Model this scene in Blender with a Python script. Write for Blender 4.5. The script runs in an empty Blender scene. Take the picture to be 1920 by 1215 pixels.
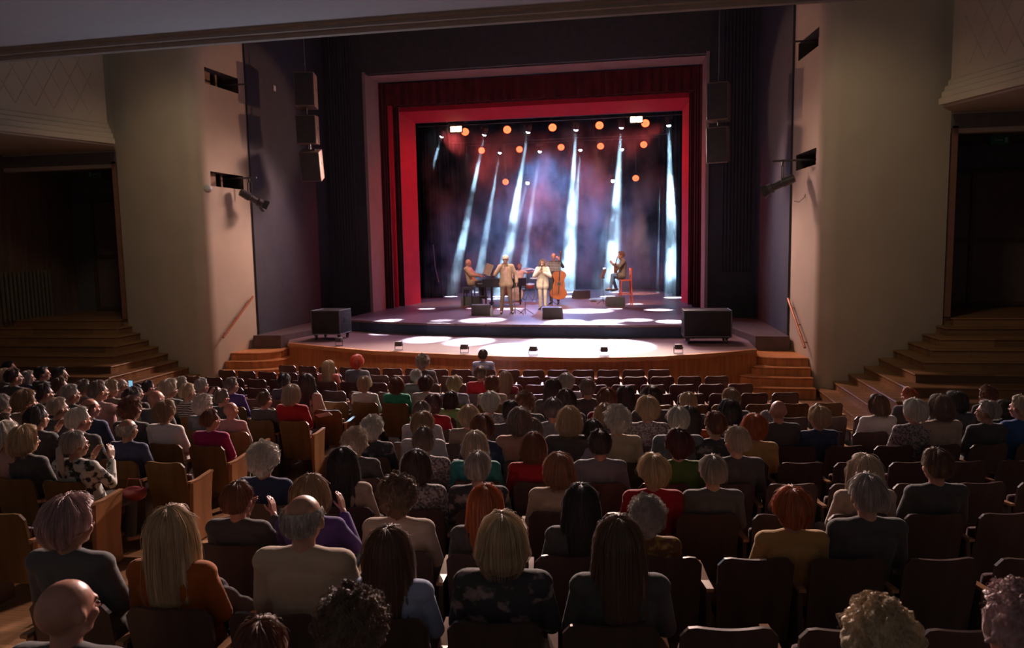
import bpy, bmesh, math, random
from mathutils import Vector, Matrix, noise
from math import sin, cos, pi, radians, sqrt, atan2, exp

S = bpy.context.scene
COL = S.collection
W, H = 1920, 1215
# ---------------------------------------------------------------- camera
F_PX, PITCH, YAW, ROLL = 1350.0, radians(5.8), radians(9.5), radians(1.03)
CAM = Vector((3.3, 0.0, 3.35))
FW = Vector((-sin(YAW)*cos(PITCH), cos(YAW)*cos(PITCH), -sin(PITCH)))
_r = Vector((cos(YAW), sin(YAW), 0)); _u = _r.cross(FW)
RT = _r*cos(ROLL) - _u*sin(ROLL); UP = _u*cos(ROLL) + _r*sin(ROLL)
cd = bpy.data.cameras.new('camera'); cam = bpy.data.objects.new('camera', cd); COL.objects.link(cam)
cd.sensor_fit = 'HORIZONTAL'; cd.sensor_width = 36.0; cd.lens = F_PX/W*36.0
cd.clip_start = 0.05; cd.clip_end = 200
m3 = Matrix((RT, UP, -FW)).transposed()
cam.matrix_world = Matrix.Translation(CAM) @ m3.to_4x4()
cd.dof.use_dof = True; cd.dof.focus_distance = 6.5; cd.dof.aperture_fstop = 3.2
S.camera = cam

def ray(x, y): return FW + RT*((x-W/2)/F_PX) - UP*((y-H/2)/F_PX)
def at_z(x, y, z):
    d = ray(x, y); return CAM + d*((z-CAM.z)/d.z)
def at_y(x, y, Y):
    d = ray(x, y); return CAM + d*((Y-CAM.y)/d.y)
def proj(P):
    d = Vector(P)-CAM; z = d.dot(FW)
    if z < 0.05: return (-9999, -9999, z)
    return (W/2+F_PX*d.dot(RT)/z, H/2-F_PX*d.dot(UP)/z, z)

# ---------------------------------------------------------------- world, exposure, big lights
S.view_settings.view_transform = 'Standard'; S.view_settings.look = 'None'
S.view_settings.gamma = 1.0; S.view_settings.exposure = 0.0; S.view_settings.use_curve_mapping = False
wd = bpy.data.worlds.new('world'); S.world = wd; wd.use_nodes = True
bg = wd.node_tree.nodes['Background']; bg.inputs[0].default_value = (1.0, 0.95, 0.93, 1); bg.inputs[1].default_value = 0.066
S.cycles.use_denoising = True
S.cycles.max_bounces = 5; S.cycles.diffuse_bounces = 3; S.cycles.glossy_bounces = 2
S.cycles.transmission_bounces = 2; S.cycles.volume_bounces = 0; S.cycles.transparent_max_bounces = 4
S.cycles.volume_step_rate = 1.0; S.cycles.volume_max_steps = 96
S.cycles.sample_clamp_indirect = 3.0; S.cycles.sample_clamp_direct = 30.0
S.cycles.use_light_tree = True; S.cycles.caustics_reflective = False; S.cycles.caustics_refractive = False

def light(kind, name, loc, target, power, color, **kw):
    ld = bpy.data.lights.new(name, kind); o = bpy.data.objects.new(name, ld); COL.objects.link(o)
    o.location = loc; ld.energy = power; ld.color = color
    if target is not None:
        o.rotation_euler = (Vector(target)-Vector(loc)).to_track_quat('-Z', 'Y').to_euler()
    for k, v in kw.items(): setattr(ld, k, v)
    return o
WHITE = (0.48, 0.76, 1.0); AMBER = (1.0, 0.42, 0.22); PINK = (1.0, 0.55, 0.5); RED = (1.0, 0.07, 0.06)
# blinders over the stage front that spill into the hall and back light the audience
light('SPOT', 'wash_light', (-3.0, 26.6, 8.05), (-2.2, 7, .9), 17500, (1.0, .68, .56), spot_size=radians(46), spot_blend=.55, shadow_soft_size=.35)
light('SPOT', 'wash_light', (3.0, 26.6, 8.05), (2.4, 7, .9), 17500, (1.0, .68, .56), spot_size=radians(46), spot_blend=.55, shadow_soft_size=.35)
light('SPOT', 'wash_light', (0, 26.8, 8.0), (0, 8, .9), 6500, (1.0, .80, .80), spot_size=radians(60), spot_blend=.6, shadow_soft_size=.25)
light('SPOT', 'house_fill_light', (0, 12.4, 9.6), (0, 17.5, .6), 1100, (1.0, .62, .42), spot_size=radians(72), spot_blend=.8, shadow_soft_size=.5)  # added warm spot that brightens the apron front
for s in (-1, 1): light('SPOT', 'blinder_light', (-s*3.2, 26.3, 7.9), (s*5.95, 20.4, 7.1), 1100, (1.0, .50, .30), spot_size=radians(24), spot_blend=.5, shadow_soft_size=.12)
# front of house spots on the performers
for X, T, p in ((-3.0, (-3.8, 26.7, 2.6), 4200), (-1.0, (-.7, 23.2, 2.6), 3600), (.4, (.25, 25.0, 2.5), 3600), (1.2, (.5, 27.3, 2.8), 3200), (2.6, (2.9, 26.5, 2.7), 4200), (-1.4, (-1.6, 29.3, 2.4), 2600)):
    light('SPOT', 'front_spot', (X, 20.6, 10.4), T, p, (1.0, .74, .58), spot_size=radians(17), spot_blend=.7, shadow_soft_size=.10)
for X in (-4.5, 3.5): light('SPOT', 'front_spot', (X, 12.8, 9.5), (.3, 25.2, 2.1), 3400, (1.0, .80, .66), spot_size=radians(22), spot_blend=.8, shadow_soft_size=.12)
# house lights: dim warm downlights that graze the plaster side walls; added fills follow
for s in (-1, 1):
    light('SPOT', 'house_fill_light', (s*5.6, 12.0, 9.6), (s*8.9, 17.2, 4.0), 330, (1.0, .76, .48), spot_size=radians(56), spot_blend=.9, shadow_soft_size=.5)
    light('SPOT', 'house_fill_light', (s*4.0, 21.0, 6.4), (s*7.3, 17.8, 2.2), 950, (1.0, .60, .54), spot_size=radians(100), spot_blend=.9, shadow_soft_size=.4)  # added pink fill standing in for stage bounce on the inner wall faces
for s in (-1, 1): light('SPOT', 'house_fill_light', (s*2.6, 22.6, 5.6), (s*8.4, 15.6, .5), 620, (1.0, .60, .44), spot_size=radians(46), spot_blend=.8, shadow_soft_size=.3)  # added warm fill from the stage side that brightens the side stairs
light('AREA', 'ceiling_fill_light', (-3, 15.0, 3.0), (-3, 9, 7.0), 80, (.60, .80, 1.0), shape='DISK', size=2.0)  # added cool area light that lifts the ceiling edge
# ---------------------------------------------------------------- materials
MATS = {}
def srgb(c):
    return tuple(((v/255)/12.92 if v/255 <= .04045 else ((v/255+.055)/1.055)**2.4) for v in c)
def mat(name, col, rough=.7, spec=.3, metal=0.0, var=.12, vscale=6.0, bump=0.0, bscale=40.0, stretch=(1,1,1), emit=None, estr=0.0, sheen=0.0, col2=None, coords='Object', ramp=None):
    if name in MATS: return MATS[name]
    m = bpy.data.materials.new(name); m.use_nodes = True; nt = m.node_tree; b = nt.nodes['Principled BSDF']
    b.inputs['Roughness'].default_value = rough; b.inputs['Specular IOR Level'].default_value = spec
    b.inputs['Metallic'].default_value = metal
    if sheen: b.inputs['Sheen Weight'].default_value = sheen; b.inputs['Sheen Roughness'].default_value = .4
    tc = nt.nodes.new('ShaderNodeTexCoord'); mp = nt.nodes.new('ShaderNodeMapping'); mp.inputs['Scale'].default_value = stretch
    nt.links.new(tc.outputs[coords], mp.inputs[0])
    n = nt.nodes.new('ShaderNodeTexNoise'); n.inputs['Scale'].default_value = vscale; n.inputs['Detail'].default_value = 3
    nt.links.new(mp.outputs[0], n.inputs['Vector'])
    cr = nt.nodes.new('ShaderNodeValToRGB')
    a = tuple(max(0, v*(1-var)) for v in col); c2 = col2 or tuple(min(1, v*(1+var)) for v in col)
    cr.color_ramp.elements[0].color = (*a, 1); cr.color_ramp.elements[1].color = (*c2, 1)
    lo, hi = ramp or (.3, .7)
    cr.color_ramp.elements[0].position = lo; cr.color_ramp.elements[1].position = hi
    nt.links.new(n.outputs['Fac'], cr.inputs[0]); nt.links.new(cr.outputs[0], b.inputs['Base Color'])
    if bump:
        n2 = nt.nodes.new('ShaderNodeTexNoise'); n2.inputs['Scale'].default_value = bscale; n2.inputs['Detail'].default_value = 4
        nt.links.new(mp.outputs[0], n2.inputs['Vector'])
        bp = nt.nodes.new('ShaderNodeBump'); bp.inputs['Strength'].default_value = bump; bp.inputs['Distance'].default_value = .01
        nt.links.new(n2.outputs['Fac'], bp.inputs['Height']); nt.links.new(bp.outputs[0], b.inputs['Normal'])
    if emit:
        b.inputs['Emission Color'].default_value = (*emit, 1); b.inputs['Emission Strength'].default_value = estr
    MATS[name] = m; return m
def planks(name, col, width=.12, axis='X', rough=.45, spec=.4, var=.25, length=1.8):
    """wood boards: brick texture for the boards, stretched noise for the grain"""
    if name in MATS: return MATS[name]
    m = bpy.data.materials.new(name); m.use_nodes = True; nt = m.node_tree; b = nt.nodes['Principled BSDF']
    b.inputs['Roughness'].default_value = rough; b.inputs['Specular IOR Level'].default_value = spec
    tc = nt.nodes.new('ShaderNodeTexCoord'); mp = nt.nodes.new('ShaderNodeMapping')
    if axis == 'Y': mp.inputs['Rotation'].default_value = (0, 0, pi/2)
    if axis == 'Z': mp.inputs['Rotation'].default_value = (pi/2, 0, pi/2) ; 
    nt.links.new(tc.outputs['Object'], mp.inputs[0])
    br = nt.nodes.new('ShaderNodeTexBrick'); br.inputs['Scale'].default_value = 1.0
    br.inputs['Brick Width'].default_value = length; br.inputs['Row Height'].default_value = width; br.inputs['Mortar Size'].default_value = .004
    br.inputs['Color1'].default_value = (*[v*(1-var) for v in col], 1); br.inputs['Color2'].default_value = (*[min(1, v*(1+var)) for v in col], 1)
    br.inputs['Mortar'].default_value = (*[v*.6 for v in col], 1); br.offset = .37
    nt.links.new(mp.outputs[0], br.inputs[0])
    n = nt.nodes.new('ShaderNodeTexNoise'); n.inputs['Scale'].default_value = 3.0; n.inputs['Detail'].default_value = 5
    mp2 = nt.nodes.new('ShaderNodeMapping'); mp2.inputs['Scale'].default_value = (1, 14, 14)
    nt.links.new(mp.outputs[0], mp2.inputs[0]); nt.links.new(mp2.outputs[0], n.inputs['Vector'])
    mx = nt.nodes.new('ShaderNodeMix'); mx.data_type = 'RGBA'; mx.blend_type = 'MULTIPLY'; mx.inputs[0].default_value = .5
    cr = nt.nodes.new('ShaderNodeValToRGB'); cr.color_ramp.elements[0].color = (.55, .5, .45, 1); cr.color_ramp.elements[1].color = (1, 1, 1, 1)
    cr.color_ramp.elements[0].position = .35; cr.color_ramp.elements[1].position = .65
    nt.links.new(n.outputs['Fac'], cr.inputs[0])
    nt.links.new(br.outputs[0], mx.inputs[6]); nt.links.new(cr.outputs[0], mx.inputs[7]); nt.links.new(mx.outputs[2], b.inputs['Base Color'])
    MATS[name] = m; return m
# ---------------------------------------------------------------- mesh helpers
def obj(name, bm, m=None, parent=None, smooth=True, loc=None):
    me = bpy.data.meshes.new(name); bm.normal_update(); bm.to_mesh(me); bm.free()
    return mobj(name, me, m, parent, smooth, loc)
def mobj(name, me, m=None, parent=None, smooth=True, loc=None):
    o = bpy.data.objects.new(name, me); COL.objects.link(o)
    if m is not None:
        for x in (m if isinstance(m, (list, tuple)) else [m]): me.materials.append(x)
    if smooth:
        me.polygons.foreach_set('use_smooth', [True]*len(me.polygons))
        try: me.set_sharp_from_angle(angle=radians(35))
        except Exception: pass
    if parent: o.parent = parent
    if loc: o.location = loc
    return o
def tag(o, label=None, cat=None, group=None, kind=None):
    if label: o['label'] = label
    if cat: o['category'] = cat
    if group: o['group'] = group
    if kind: o['kind'] = kind
    return o
def thing(name, label, cat, loc=(0,0,0), rz=0, group=None):
    o = bpy.data.objects.new(name, None); COL.objects.link(o); o.empty_display_size = .1
    o.location = loc; o.rotation_euler = (0, 0, rz); return tag(o, label, cat, group)
def struct(name, bm, m, label, smooth=False):
    return tag(obj(name, bm, m, None, smooth), label, 'room', None, 'structure')
def BM(): return bmesh.new()
def box(bm, c, s, rot=None, bev=0.0):
    r = bmesh.ops.create_cube(bm, size=1.0); M = Matrix.Translation(Vector(c)) @ (rot.to_4x4() if rot is not None else Matrix()) @ Matrix.Diagonal((*s, 1))
    bmesh.ops.transform(bm, matrix=M, verts=r['verts'])
    if bev:
        es = list({e for v in r['verts'] for e in v.link_edges})
        bmesh.ops.bevel(bm, geom=es, offset=bev, segments=2, affect='EDGES', profile=.6)
    return bm
def prism(bm, pts, z0, z1):
    """vertical prism over a plan polygon (counter clockwise); z1 may be a list per point"""
    n = len(pts); zt = z1 if isinstance(z1, (list, tuple)) else [z1]*n; zb = z0 if isinstance(z0, (list, tuple)) else [z0]*n
    lo = [bm.verts.new((p[0], p[1], zb[i])) for i, p in enumerate(pts)]; hi = [bm.verts.new((p[0], p[1], zt[i])) for i, p in enumerate(pts)]
    fs = [bm.faces.new(hi), bm.faces.new(lo[::-1])]
    for i in range(n):
        j = (i+1) % n; fs.append(bm.faces.new((lo[i], lo[j], hi[j], hi[i])))
    bmesh.ops.recalc_face_normals(bm, faces=fs)
    return bm
def frame_from(d):
    d = d.normalized(); a = Vector((0, 0, 1)) if abs(d.z) < .9 else Vector((0, 1, 0))
    x = d.cross(a).normalized(); y = x.cross(d).normalized(); return x, y
def tube(bm, pts, r, seg=8, caps=True, closed=False):
    pts = [Vector(p) for p in pts]; rs = r if isinstance(r, (list, tuple)) else [r]*len(pts); rings = []
    n = len(pts)
    for i, p in enumerate(pts):
        d = (pts[min(i+1, n-1)]-pts[max(i-1, 0)])
        if d.length < 1e-6: d = Vector((0, 0, 1))
        x, y = frame_from(d)
        if rings and (x.dot(px) < 0): x = -x; y = -y
        px = x
        rings.append([bm.verts.new(p+(x*cos(2*pi*k/seg)+y*sin(2*pi*k/seg))*rs[i]) for k in range(seg)])
    for a, b in zip(rings, rings[1:]):
        for k in range(seg):
            bm.faces.new((a[k], a[(k+1) % seg], b[(k+1) % seg], b[k]))
    if caps:
        bm.faces.new(rings[0][::-1]); bm.faces.new(rings[-1])
    return bm
def lathe(bm, prof, seg=16, M=None):
    """profile of (r, z)"""
    rings = []
    for r, z in prof:
        rings.append([bm.verts.new((max(r, 1e-4)*cos(2*pi*k/seg), max(r, 1e-4)*sin(2*pi*k/seg), z)) for k in range(seg)])
    for a, b in zip(rings, rings[1:]):
        for k in range(seg): bm.faces.new((a[k], a[(k+1) % seg], b[(k+1) % seg], b[k]))
    bm.faces.new(rings[0][::-1]); bm.faces.new(rings[-1])
    if M is not None: bmesh.ops.transform(bm, matrix=M, verts=[v for R_ in rings for v in R_])
    return bm
def capsule(bm, p0, p1, r0, r1, seg=12):
    p0 = Vector(p0); p1 = Vector(p1); d = p1-p0
    if d.length < 1e-5: d = Vector((0, 0, 1e-4)); p1 = p0+d
    dn = d.normalized(); pts = []; rs = []
    for k in range(4): a = pi/2*(k/4.0); pts.append(p0-dn*r0*cos(a)); rs.append(max(r0*sin(a), r0*.12))
    pts += [p0, p1]; rs += [r0, r1]
    for k in range(1, 5): a = pi/2*(k/4.0); pts.append(p1+dn*r1*sin(a)); rs.append(max(r1*cos(a), r1*.12))
    x, y = frame_from(d); rings = [[bm.verts.new(p+(x*cos(2*pi*k/seg)+y*sin(2*pi*k/seg))*r) for k in range(seg)] for p, r in zip(pts, rs)]
    for a, b in zip(rings, rings[1:]):
        for k in range(seg): bm.faces.new((a[k], b[k], b[(k+1) % seg], a[(k+1) % seg]))
    bm.faces.new(rings[0]); bm.faces.new(rings[-1][::-1])
def ellipsoid(bm, c, r, M=None, seg=16):
    q = bmesh.ops.create_uvsphere(bm, u_segments=seg, v_segments=seg//2+2, radius=1.0)
    T = Matrix.Translation(Vector(c)) @ (M.to_4x4() if M is not None else Matrix()) @ Matrix.Diagonal((*r, 1))
    bmesh.ops.transform(bm, matrix=T, verts=q['verts'])
def remesh(bm, vox, smooth=2):
    me = bpy.data.meshes.new('tmp'); bm.normal_update(); bm.to_mesh(me); bm.free()
    o = bpy.data.objects.new('tmp', me); COL.objects.link(o)
    r = o.modifiers.new('r', 'REMESH'); r.mode = 'VOXEL'; r.voxel_size = vox; r.use_smooth_shade = True
    if smooth:
        s = o.modifiers.new('s', 'SMOOTH'); s.iterations = smooth; s.factor = .5
    dg = bpy.context.evaluated_depsgraph_get(); dg.update()
    out = bpy.data.meshes.new_from_object(o.evaluated_get(dg)); out.materials.clear()
    bpy.data.objects.remove(o); bpy.data.meshes.remove(me); return out
def dup(o, name=None):
    c = o.copy(); COL.objects.link(c); return c
def lerp(a, b, t): return a+(b-a)*t
def sst(a, b, x):
    t = max(0, min(1, (x-a)/(b-a))); return t*t*(3-2*t)

# ================================================================ the room
plaster = mat('cream_plaster', (.50, .43, .34), .85, .2, var=.05, vscale=1.3, bump=.15, bscale=30)
plaster_l = mat('reveal_plaster', (.36, .27, .25), .8, .2, var=.06, vscale=2)
blackp = mat('black_panelling', (.05, .05, .064), .6, .3, var=.1, vscale=3)
woodw = mat('dark_wood_wall', (.19, .125, .09), .55, .3, var=.25, vscale=1.2, stretch=(6, 6, .6))
woods = planks('stair_wood', (.30, .16, .075), .14, 'X', .4, .4)
floorm = planks('floor_wood', (.30, .16, .08), .09, 'X', .4, .4)
fascia = mat('fascia_wood', (.58, .24, .09), .4, .4, var=.22, vscale=2, stretch=(7, 7, .7))
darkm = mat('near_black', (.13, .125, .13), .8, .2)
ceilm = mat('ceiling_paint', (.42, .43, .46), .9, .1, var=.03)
trimm = mat('ceiling_moulding', (.30, .27, .24), .8, .2, var=.05)

def zfl(Y):
    """height of the raked hall floor"""
    zt = .80+max(0, 15.2-Y)*.025 if Y > 9.8 else .935+(9.8-Y)*.095
    return zt-.85 if Y < 15.2 else -.05
# floor
bm = BM(); xs = [-15, -11, -7.4, -3, 0, 3, 7.4, 9, 11]; ys = [0, 1, 2, 3, 4, 5, 6, 7, 8, 9, 9.8, 11, 13, 15.2, 17.2, 19.2]
g = [[bm.verts.new((x, y, zfl(y))) for x in xs] for y in ys]
for i in range(len(ys)-1):
    for j in range(len(xs)-1): bm.faces.new((g[i][j], g[i][j+1], g[i+1][j+1], g[i+1][j]))
struct('floor', bm, floorm, 'raked wooden floor of the hall')

# plaster pillar walls, left and right: a swept plan with a rounded corner and two light slots in the inner face
def pillar(s, name):
    P = [(7.2, 18.95), (7.22, 18.6), (7.36, 17.25)]
    cx_, cy_, rr = 7.76, 17.2, .40
    for k in range(0, 9):
        a = pi + (pi/2)*(k/8.0); P.append((cx_+rr*cos(a)*1.0, cy_+rr*sin(a)*.9))
    P += [(8.6, 16.98), (9.4, 17.2), (10.2, 17.5)]
    P = [(s*x, y) for x, y in P]
    # z levels of the two slots
    z0, z1, z2, z3, z4, z5 = -.1, 5.15, 5.52, 7.72, 8.12, 11.4
    bm = BM()
    levels = [z0, z1, z2, z3, z4, z5]
    # slot spans plan segment 1 (index 1 to 2) only; split it
    V = [[bm.verts.new((x, y, z)) for x, y in P] for z in levels]
    # the inner face tilts the slots slightly: left as straight openings
    for i in range(len(levels)-1):
        for j in range(len(P)-1):
            if j == 1 and i in (1, 3): continue
            f = (V[i][j], V[i][j+1], V[i+1][j+1], V[i+1][j])
            bm.faces.new(f if s < 0 else f[::-1])
    o = struct(name, bm, plaster, 'cream plaster wall with a rounded corner beside the stage', True)
    # slot linings
    bl = BM()
    a = Vector((s*7.22, 18.6, 0)); b = Vector((s*7.36, 17.25, 0)); out = Vector((s*1, 0, 0))
    for lo, hi in ((z1, z2), (z3, z4)):
        A = [a.copy(), b.copy()]; Bk = [a+out*.9, b+out*.9]
        q = lambda p, z: bl.verts.new((p.x, p.y, z))
        for quad in (((A[0], lo), (A[1], lo), (Bk[1], lo), (Bk[0], lo)), ((A[0], hi), (A[1], hi), (Bk[1], hi), (Bk[0], hi)),
                     ((A[0], lo), (A[0], hi), (Bk[0], hi), (Bk[0], lo)), ((A[1], lo), (A[1], hi), (Bk[1], hi), (Bk[1], lo))):
            bl.faces.new([q(*t) for t in quad])
    ln = obj('slot_lining', bl, mat('slot_dark', (.06, .05, .045), .8), o, False)
    # dark backs of the slots with timber boards
    for n_, (lo, hi) in enumerate(((z1, z2), (z3, z4))):
        bk = BM(); c = (a+b)/2+out*.91
        box(bk, (c.x, c.y, (lo+hi)/2), (.02, 1.5, hi-lo+.1))
        w = tag(obj('window_%d' % (n_+1+(0 if s < 0 else 2)), bk, darkm, None, False), 'dark light slot in the cream side wall', 'opening', None, 'structure')
        bb = BM()
        for t, wd_ in ((.25, .05), (.36, .16), (.62, .05)):
            p = a.lerp(b, 1-t)+out*.30; box(bb, (p.x, p.y, (lo+hi)/2), (.04, wd_*1.6, hi-lo))
        obj('slot_board', bb, mat('slot_wood', (.30, .19, .13), .6), w, False)
    return o
pillar(-1, 'wall_left'); pillar(1, 'wall_right')

# forestage: black side walls, fluted front panels, header, upper ceiling
for s, nm in ((-1, 'left'), (1, 'right')):
    bm = BM(); box(bm, (s*7.3, 21.5, 6.2), (.3, 5.2, 10.6))
    struct('wall_stage_%s' % nm, bm, blackp, 'black side wall of the forestage')
    bm = BM(); box(bm, (s*6.45, 24.15, 5.9), (1.5, .3, 9.9)); 
    for k in range(9):
        x = s*(6.15+k*.105); tube(bm, [(x, 23.99, 2.55), (x, 23.99, 10.8)], .038, 6)
    struct('wall_fluted_%s' % nm, bm, blackp, 'black fluted panel beside the stage opening', True)
    bm = BM(); box(bm, (s*5.66, 24.6, 5.3), (.1, 1.3, 8.3)); struct('trim_%d' % (1 if s < 0 else 2), bm, plaster_l, 'pale inner reveal of the stage opening')
bm = BM(); box(bm, (0, 24.13, 10.15), (11.5, .3, 1.5)); struct('wall_header', bm, mat('header_black', (.07, .07, .07), .8, .2), 'black wall above the stage opening')
bm = BM(); box(bm, (0, 24.75, 9.45), (11.3, 1.2, .1)); struct('trim_3', bm, plaster_l, 'pale underside above the stage opening')
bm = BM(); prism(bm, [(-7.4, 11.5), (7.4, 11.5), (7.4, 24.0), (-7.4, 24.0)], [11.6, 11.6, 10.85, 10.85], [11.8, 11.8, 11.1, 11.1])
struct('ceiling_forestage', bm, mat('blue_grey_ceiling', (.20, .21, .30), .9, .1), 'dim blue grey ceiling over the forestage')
# hall ceiling with its moulded edge
def edgeY(x): return 11.1+.0022*(x-1)**2
xs = [-16+i*1.0 for i in range(27)]
bm = BM(); prism(bm, [(x, edgeY(x)) for x in xs][::-1]+[(-16, 1.0), (10, 1.0)], 7.0, 7.3)
struct('ceiling', bm, ceilm, 'pale blue grey hall ceiling')
bm = BM()
prof = [(0, 0), (.0, -.05), (.05, -.07), (.05, -.12), (.13, -.13), (.15, -.19), (.22, -.2), (.22, .3), (0, .3)]
R_ = [[bm.verts.new((x, edgeY(x)+a, 7.02+b)) for a, b in prof] for x in xs]
for r0, r1 in zip(R_, R_[1:]):
    for k in range(len(prof)):
        bm.faces.new((r0[k], r0[(k+1) % len(prof)], r1[(k+1) % len(prof)], r1[k]))
bmesh.ops.recalc_face_normals(bm, faces=bm.faces[:])
struct('trim_4', bm, trimm, 'stepped moulding along the ceiling edge')

# side boxes above the doors: cornice and a plaster front with a lozenge relief
for s, nm in ((-1, 'left'), (1, 'right')):
    A = Vector((s*9.78, 16.85, 0)); D = Vector((s*.42, -1, 0)).normalized(); Nn = Vector((-s*1, -.42, 0)).normalized()
    L_ = 9.0
    bm = BM()
    prof = [(-.05, 6.24), (.12, 6.24), (.12, 6.36), (.05, 6.40), (.05, 6.50), (-.02, 6.54), (-.02, 6.62), (-.10, 6.66), (-.10, 6.74), (-.16, 6.78), (-.16, 6.8), (-.5, 6.8), (-.5, 6.24)]
    # a corniced band
    for t0, t1 in ((0, L_),):
        r0 = [bm.verts.new(A+D*t0+Nn*a+Vector((0, 0, z))) for a, z in prof]; r1 = [bm.verts.new(A+D*t1+Nn*a+Vector((0, 0, z))) for a, z in prof]
        for k in range(len(prof)): bm.faces.new((r0[k], r0[(k+1) % len(prof)], r1[(k+1) % len(prof)], r1[k]))
        bm.faces.new(r0)
    bmesh.ops.recalc_face_normals(bm, faces=bm.faces[:])
    struct('trim_%d' % (5 if s < 0 else 6), bm, plaster, 'stepped plaster cornice under the side box')
    bm = BM(); p0 = A-Nn*.17; p1 = p0+D*L_; q0 = p0-Nn*.4; q1 = p1-Nn*.4
    prism(bm, [tuple(p0[:2]), tuple(p1[:2]), tuple(q1[:2]), tuple(q0[:2])], 6.7, 11.4)
    # lozenge relief: thin raised diagonal ribs
    zz0 = 6.95; st = .42; hh = .80
    for i in range(-12, 34):
        for sg in (1, -1):
            base = i*st
            t0_, z0_ = base, zz0; t1_, z1_ = base+sg*st*5.2, zz0+hh*5.2
            # clip on the front
            pts = []
            for k in range(21):
                t = lerp(t0_, t1_, k/20); z = lerp(z0_, z1_, k/20)
                if .25 < t < L_: pts.append(p0+D*t+Nn*.004+Vector((0, 0, z)))
            if len(pts) > 1: tube(bm, [pts[0], pts[-1]], .014, 4)
    struct('wall_box_%s' % nm, bm, plaster, 'plaster front of the side box with a lozenge pattern')
    # underside and wall above the door, door recess
    bm = BM(); prism(bm, [(s*9.8, 16.9), (s*10.25, 17.55), (s*15, 17.55), (s*15.5, 8.0), (s*13.4, 8.0)], 6.2, 6.3); struct('ceiling_box_%s' % nm, bm, plaster, 'underside of the side box')
    bm = BM(); box(bm, (s*13.0, 17.65, 8.6), (5.6, .2, 5.7)); box(bm, (s*9.75, 17.75, 8.6), (1.2, .3, 5.7)); struct('wall_door_%s' % nm, bm, plaster, 'plaster wall above the side door')
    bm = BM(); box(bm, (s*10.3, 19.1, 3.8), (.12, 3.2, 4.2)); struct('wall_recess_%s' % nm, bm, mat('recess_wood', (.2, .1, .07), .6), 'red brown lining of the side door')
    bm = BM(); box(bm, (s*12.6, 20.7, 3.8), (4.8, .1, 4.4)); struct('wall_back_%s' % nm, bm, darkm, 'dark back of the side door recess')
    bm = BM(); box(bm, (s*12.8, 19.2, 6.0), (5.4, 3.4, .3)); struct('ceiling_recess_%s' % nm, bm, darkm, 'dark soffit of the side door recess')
    # tall double door in the recess
    dr = BM(); box(dr, (s*12.0, 20.6, 3.45), (3.3, .06, 3.5)); dd = tag(obj('door_%d' % (1 if s < 0 else 2), dr, mat('door_wood', (.15, .11, .10), .5, .4), None, False), 'dark wooden double door at the top of the side stairs', 'door', None, 'structure')
    fr = BM()
    for x in (10.45, 12.0, 13.55):
        box(fr, (s*x, 20.55, 3.45), (.09, .08, 3.5))
    for z in (1.75, 3.4, 5.15): box(fr, (s*12.0, 20.55, z), (3.2, .07, .09))
    obj('door_frame', fr, mat('door_frame_wood', (.1, .065, .055), .5), dd, False)
    # wood panelled side wall
    bm = BM(); prism(bm, [(s*14.35, 20.7), (s*13.7, 17.5), (s*13.4, 15.0), (s*14.9, 8.0), (s*15.4, 8.0), (s*15.0, 20.7)], -.1, 6.2)
    for k in range(14):
        y = 20.2-k*.45; x = lerp(14.3, 13.55, (20.2-y)/5.2) if y > 15 else 13.4+(15-y)*.214
        tube(bm, [(s*(x-.01), y, -.1), (s*(x-.01), y, 6.2)], .012, 4)
    struct('wall_panel_%s' % nm, bm, woodw, 'dark wood panelled side wall')
    # exit sign
    e = thing('exit_sign', 'small dim exit sign above the %s side door' % nm, 'sign')
    p = at_y(178, 327, 20.4) if s < 0 else at_y(1873, 262, 20.4)
    p = Vector((p.x, 19.9, p.z)); p = at_y(178, 327, 19.0) if s < 0 else at_y(1874, 263, 19.0)
    b_ = BM(); box(b_, p, (.42, .07, .22), None, .01); obj('sign_box', b_, mat('exit_green', (.03, .14, .08), .5), e)
    b_ = BM(); box(b_, p+Vector((-s*.13*-1, -.04, 0)), (.06, .01, .12)); box(b_, p+Vector((-s*.02, -.04, 0)), (.14, .01, .03)); tube(b_, [p+Vector((-s*.13, -.04, -.04)), p+Vector((-s*.1, -.04, .04))], .012, 4)
    obj('sign_mark', b_, mat('exit_white', (.35, .42, .38), .5), e)
    b_ = BM(); tube(b_, [p+Vector((0, 0, .1)), p+Vector((0, 0, .32))], .01); tube(b_, [p+Vector((0, 0, .32)), p+Vector((0, 1.5, .32))], .01); obj('hanger', b_, darkm, e)
# radiator grille on the left wood wall
gr = thing('radiator_grille', 'tall slatted radiator grille low on the dark wood wall at left', 'grille')
b_ = BM()
for k in range(13):
    t = k/12.0; P = Vector((lerp(-13.62, -13.95, t), lerp(17.0, 19.0, t), 0)); box(b_, (P.x+.09, P.y, 2.35), (.05, .07, 1.35), None, .01)
obj('grille_bars', b_, mat('grille_wood', (.16, .14, .11), .5), gr, False)

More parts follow.
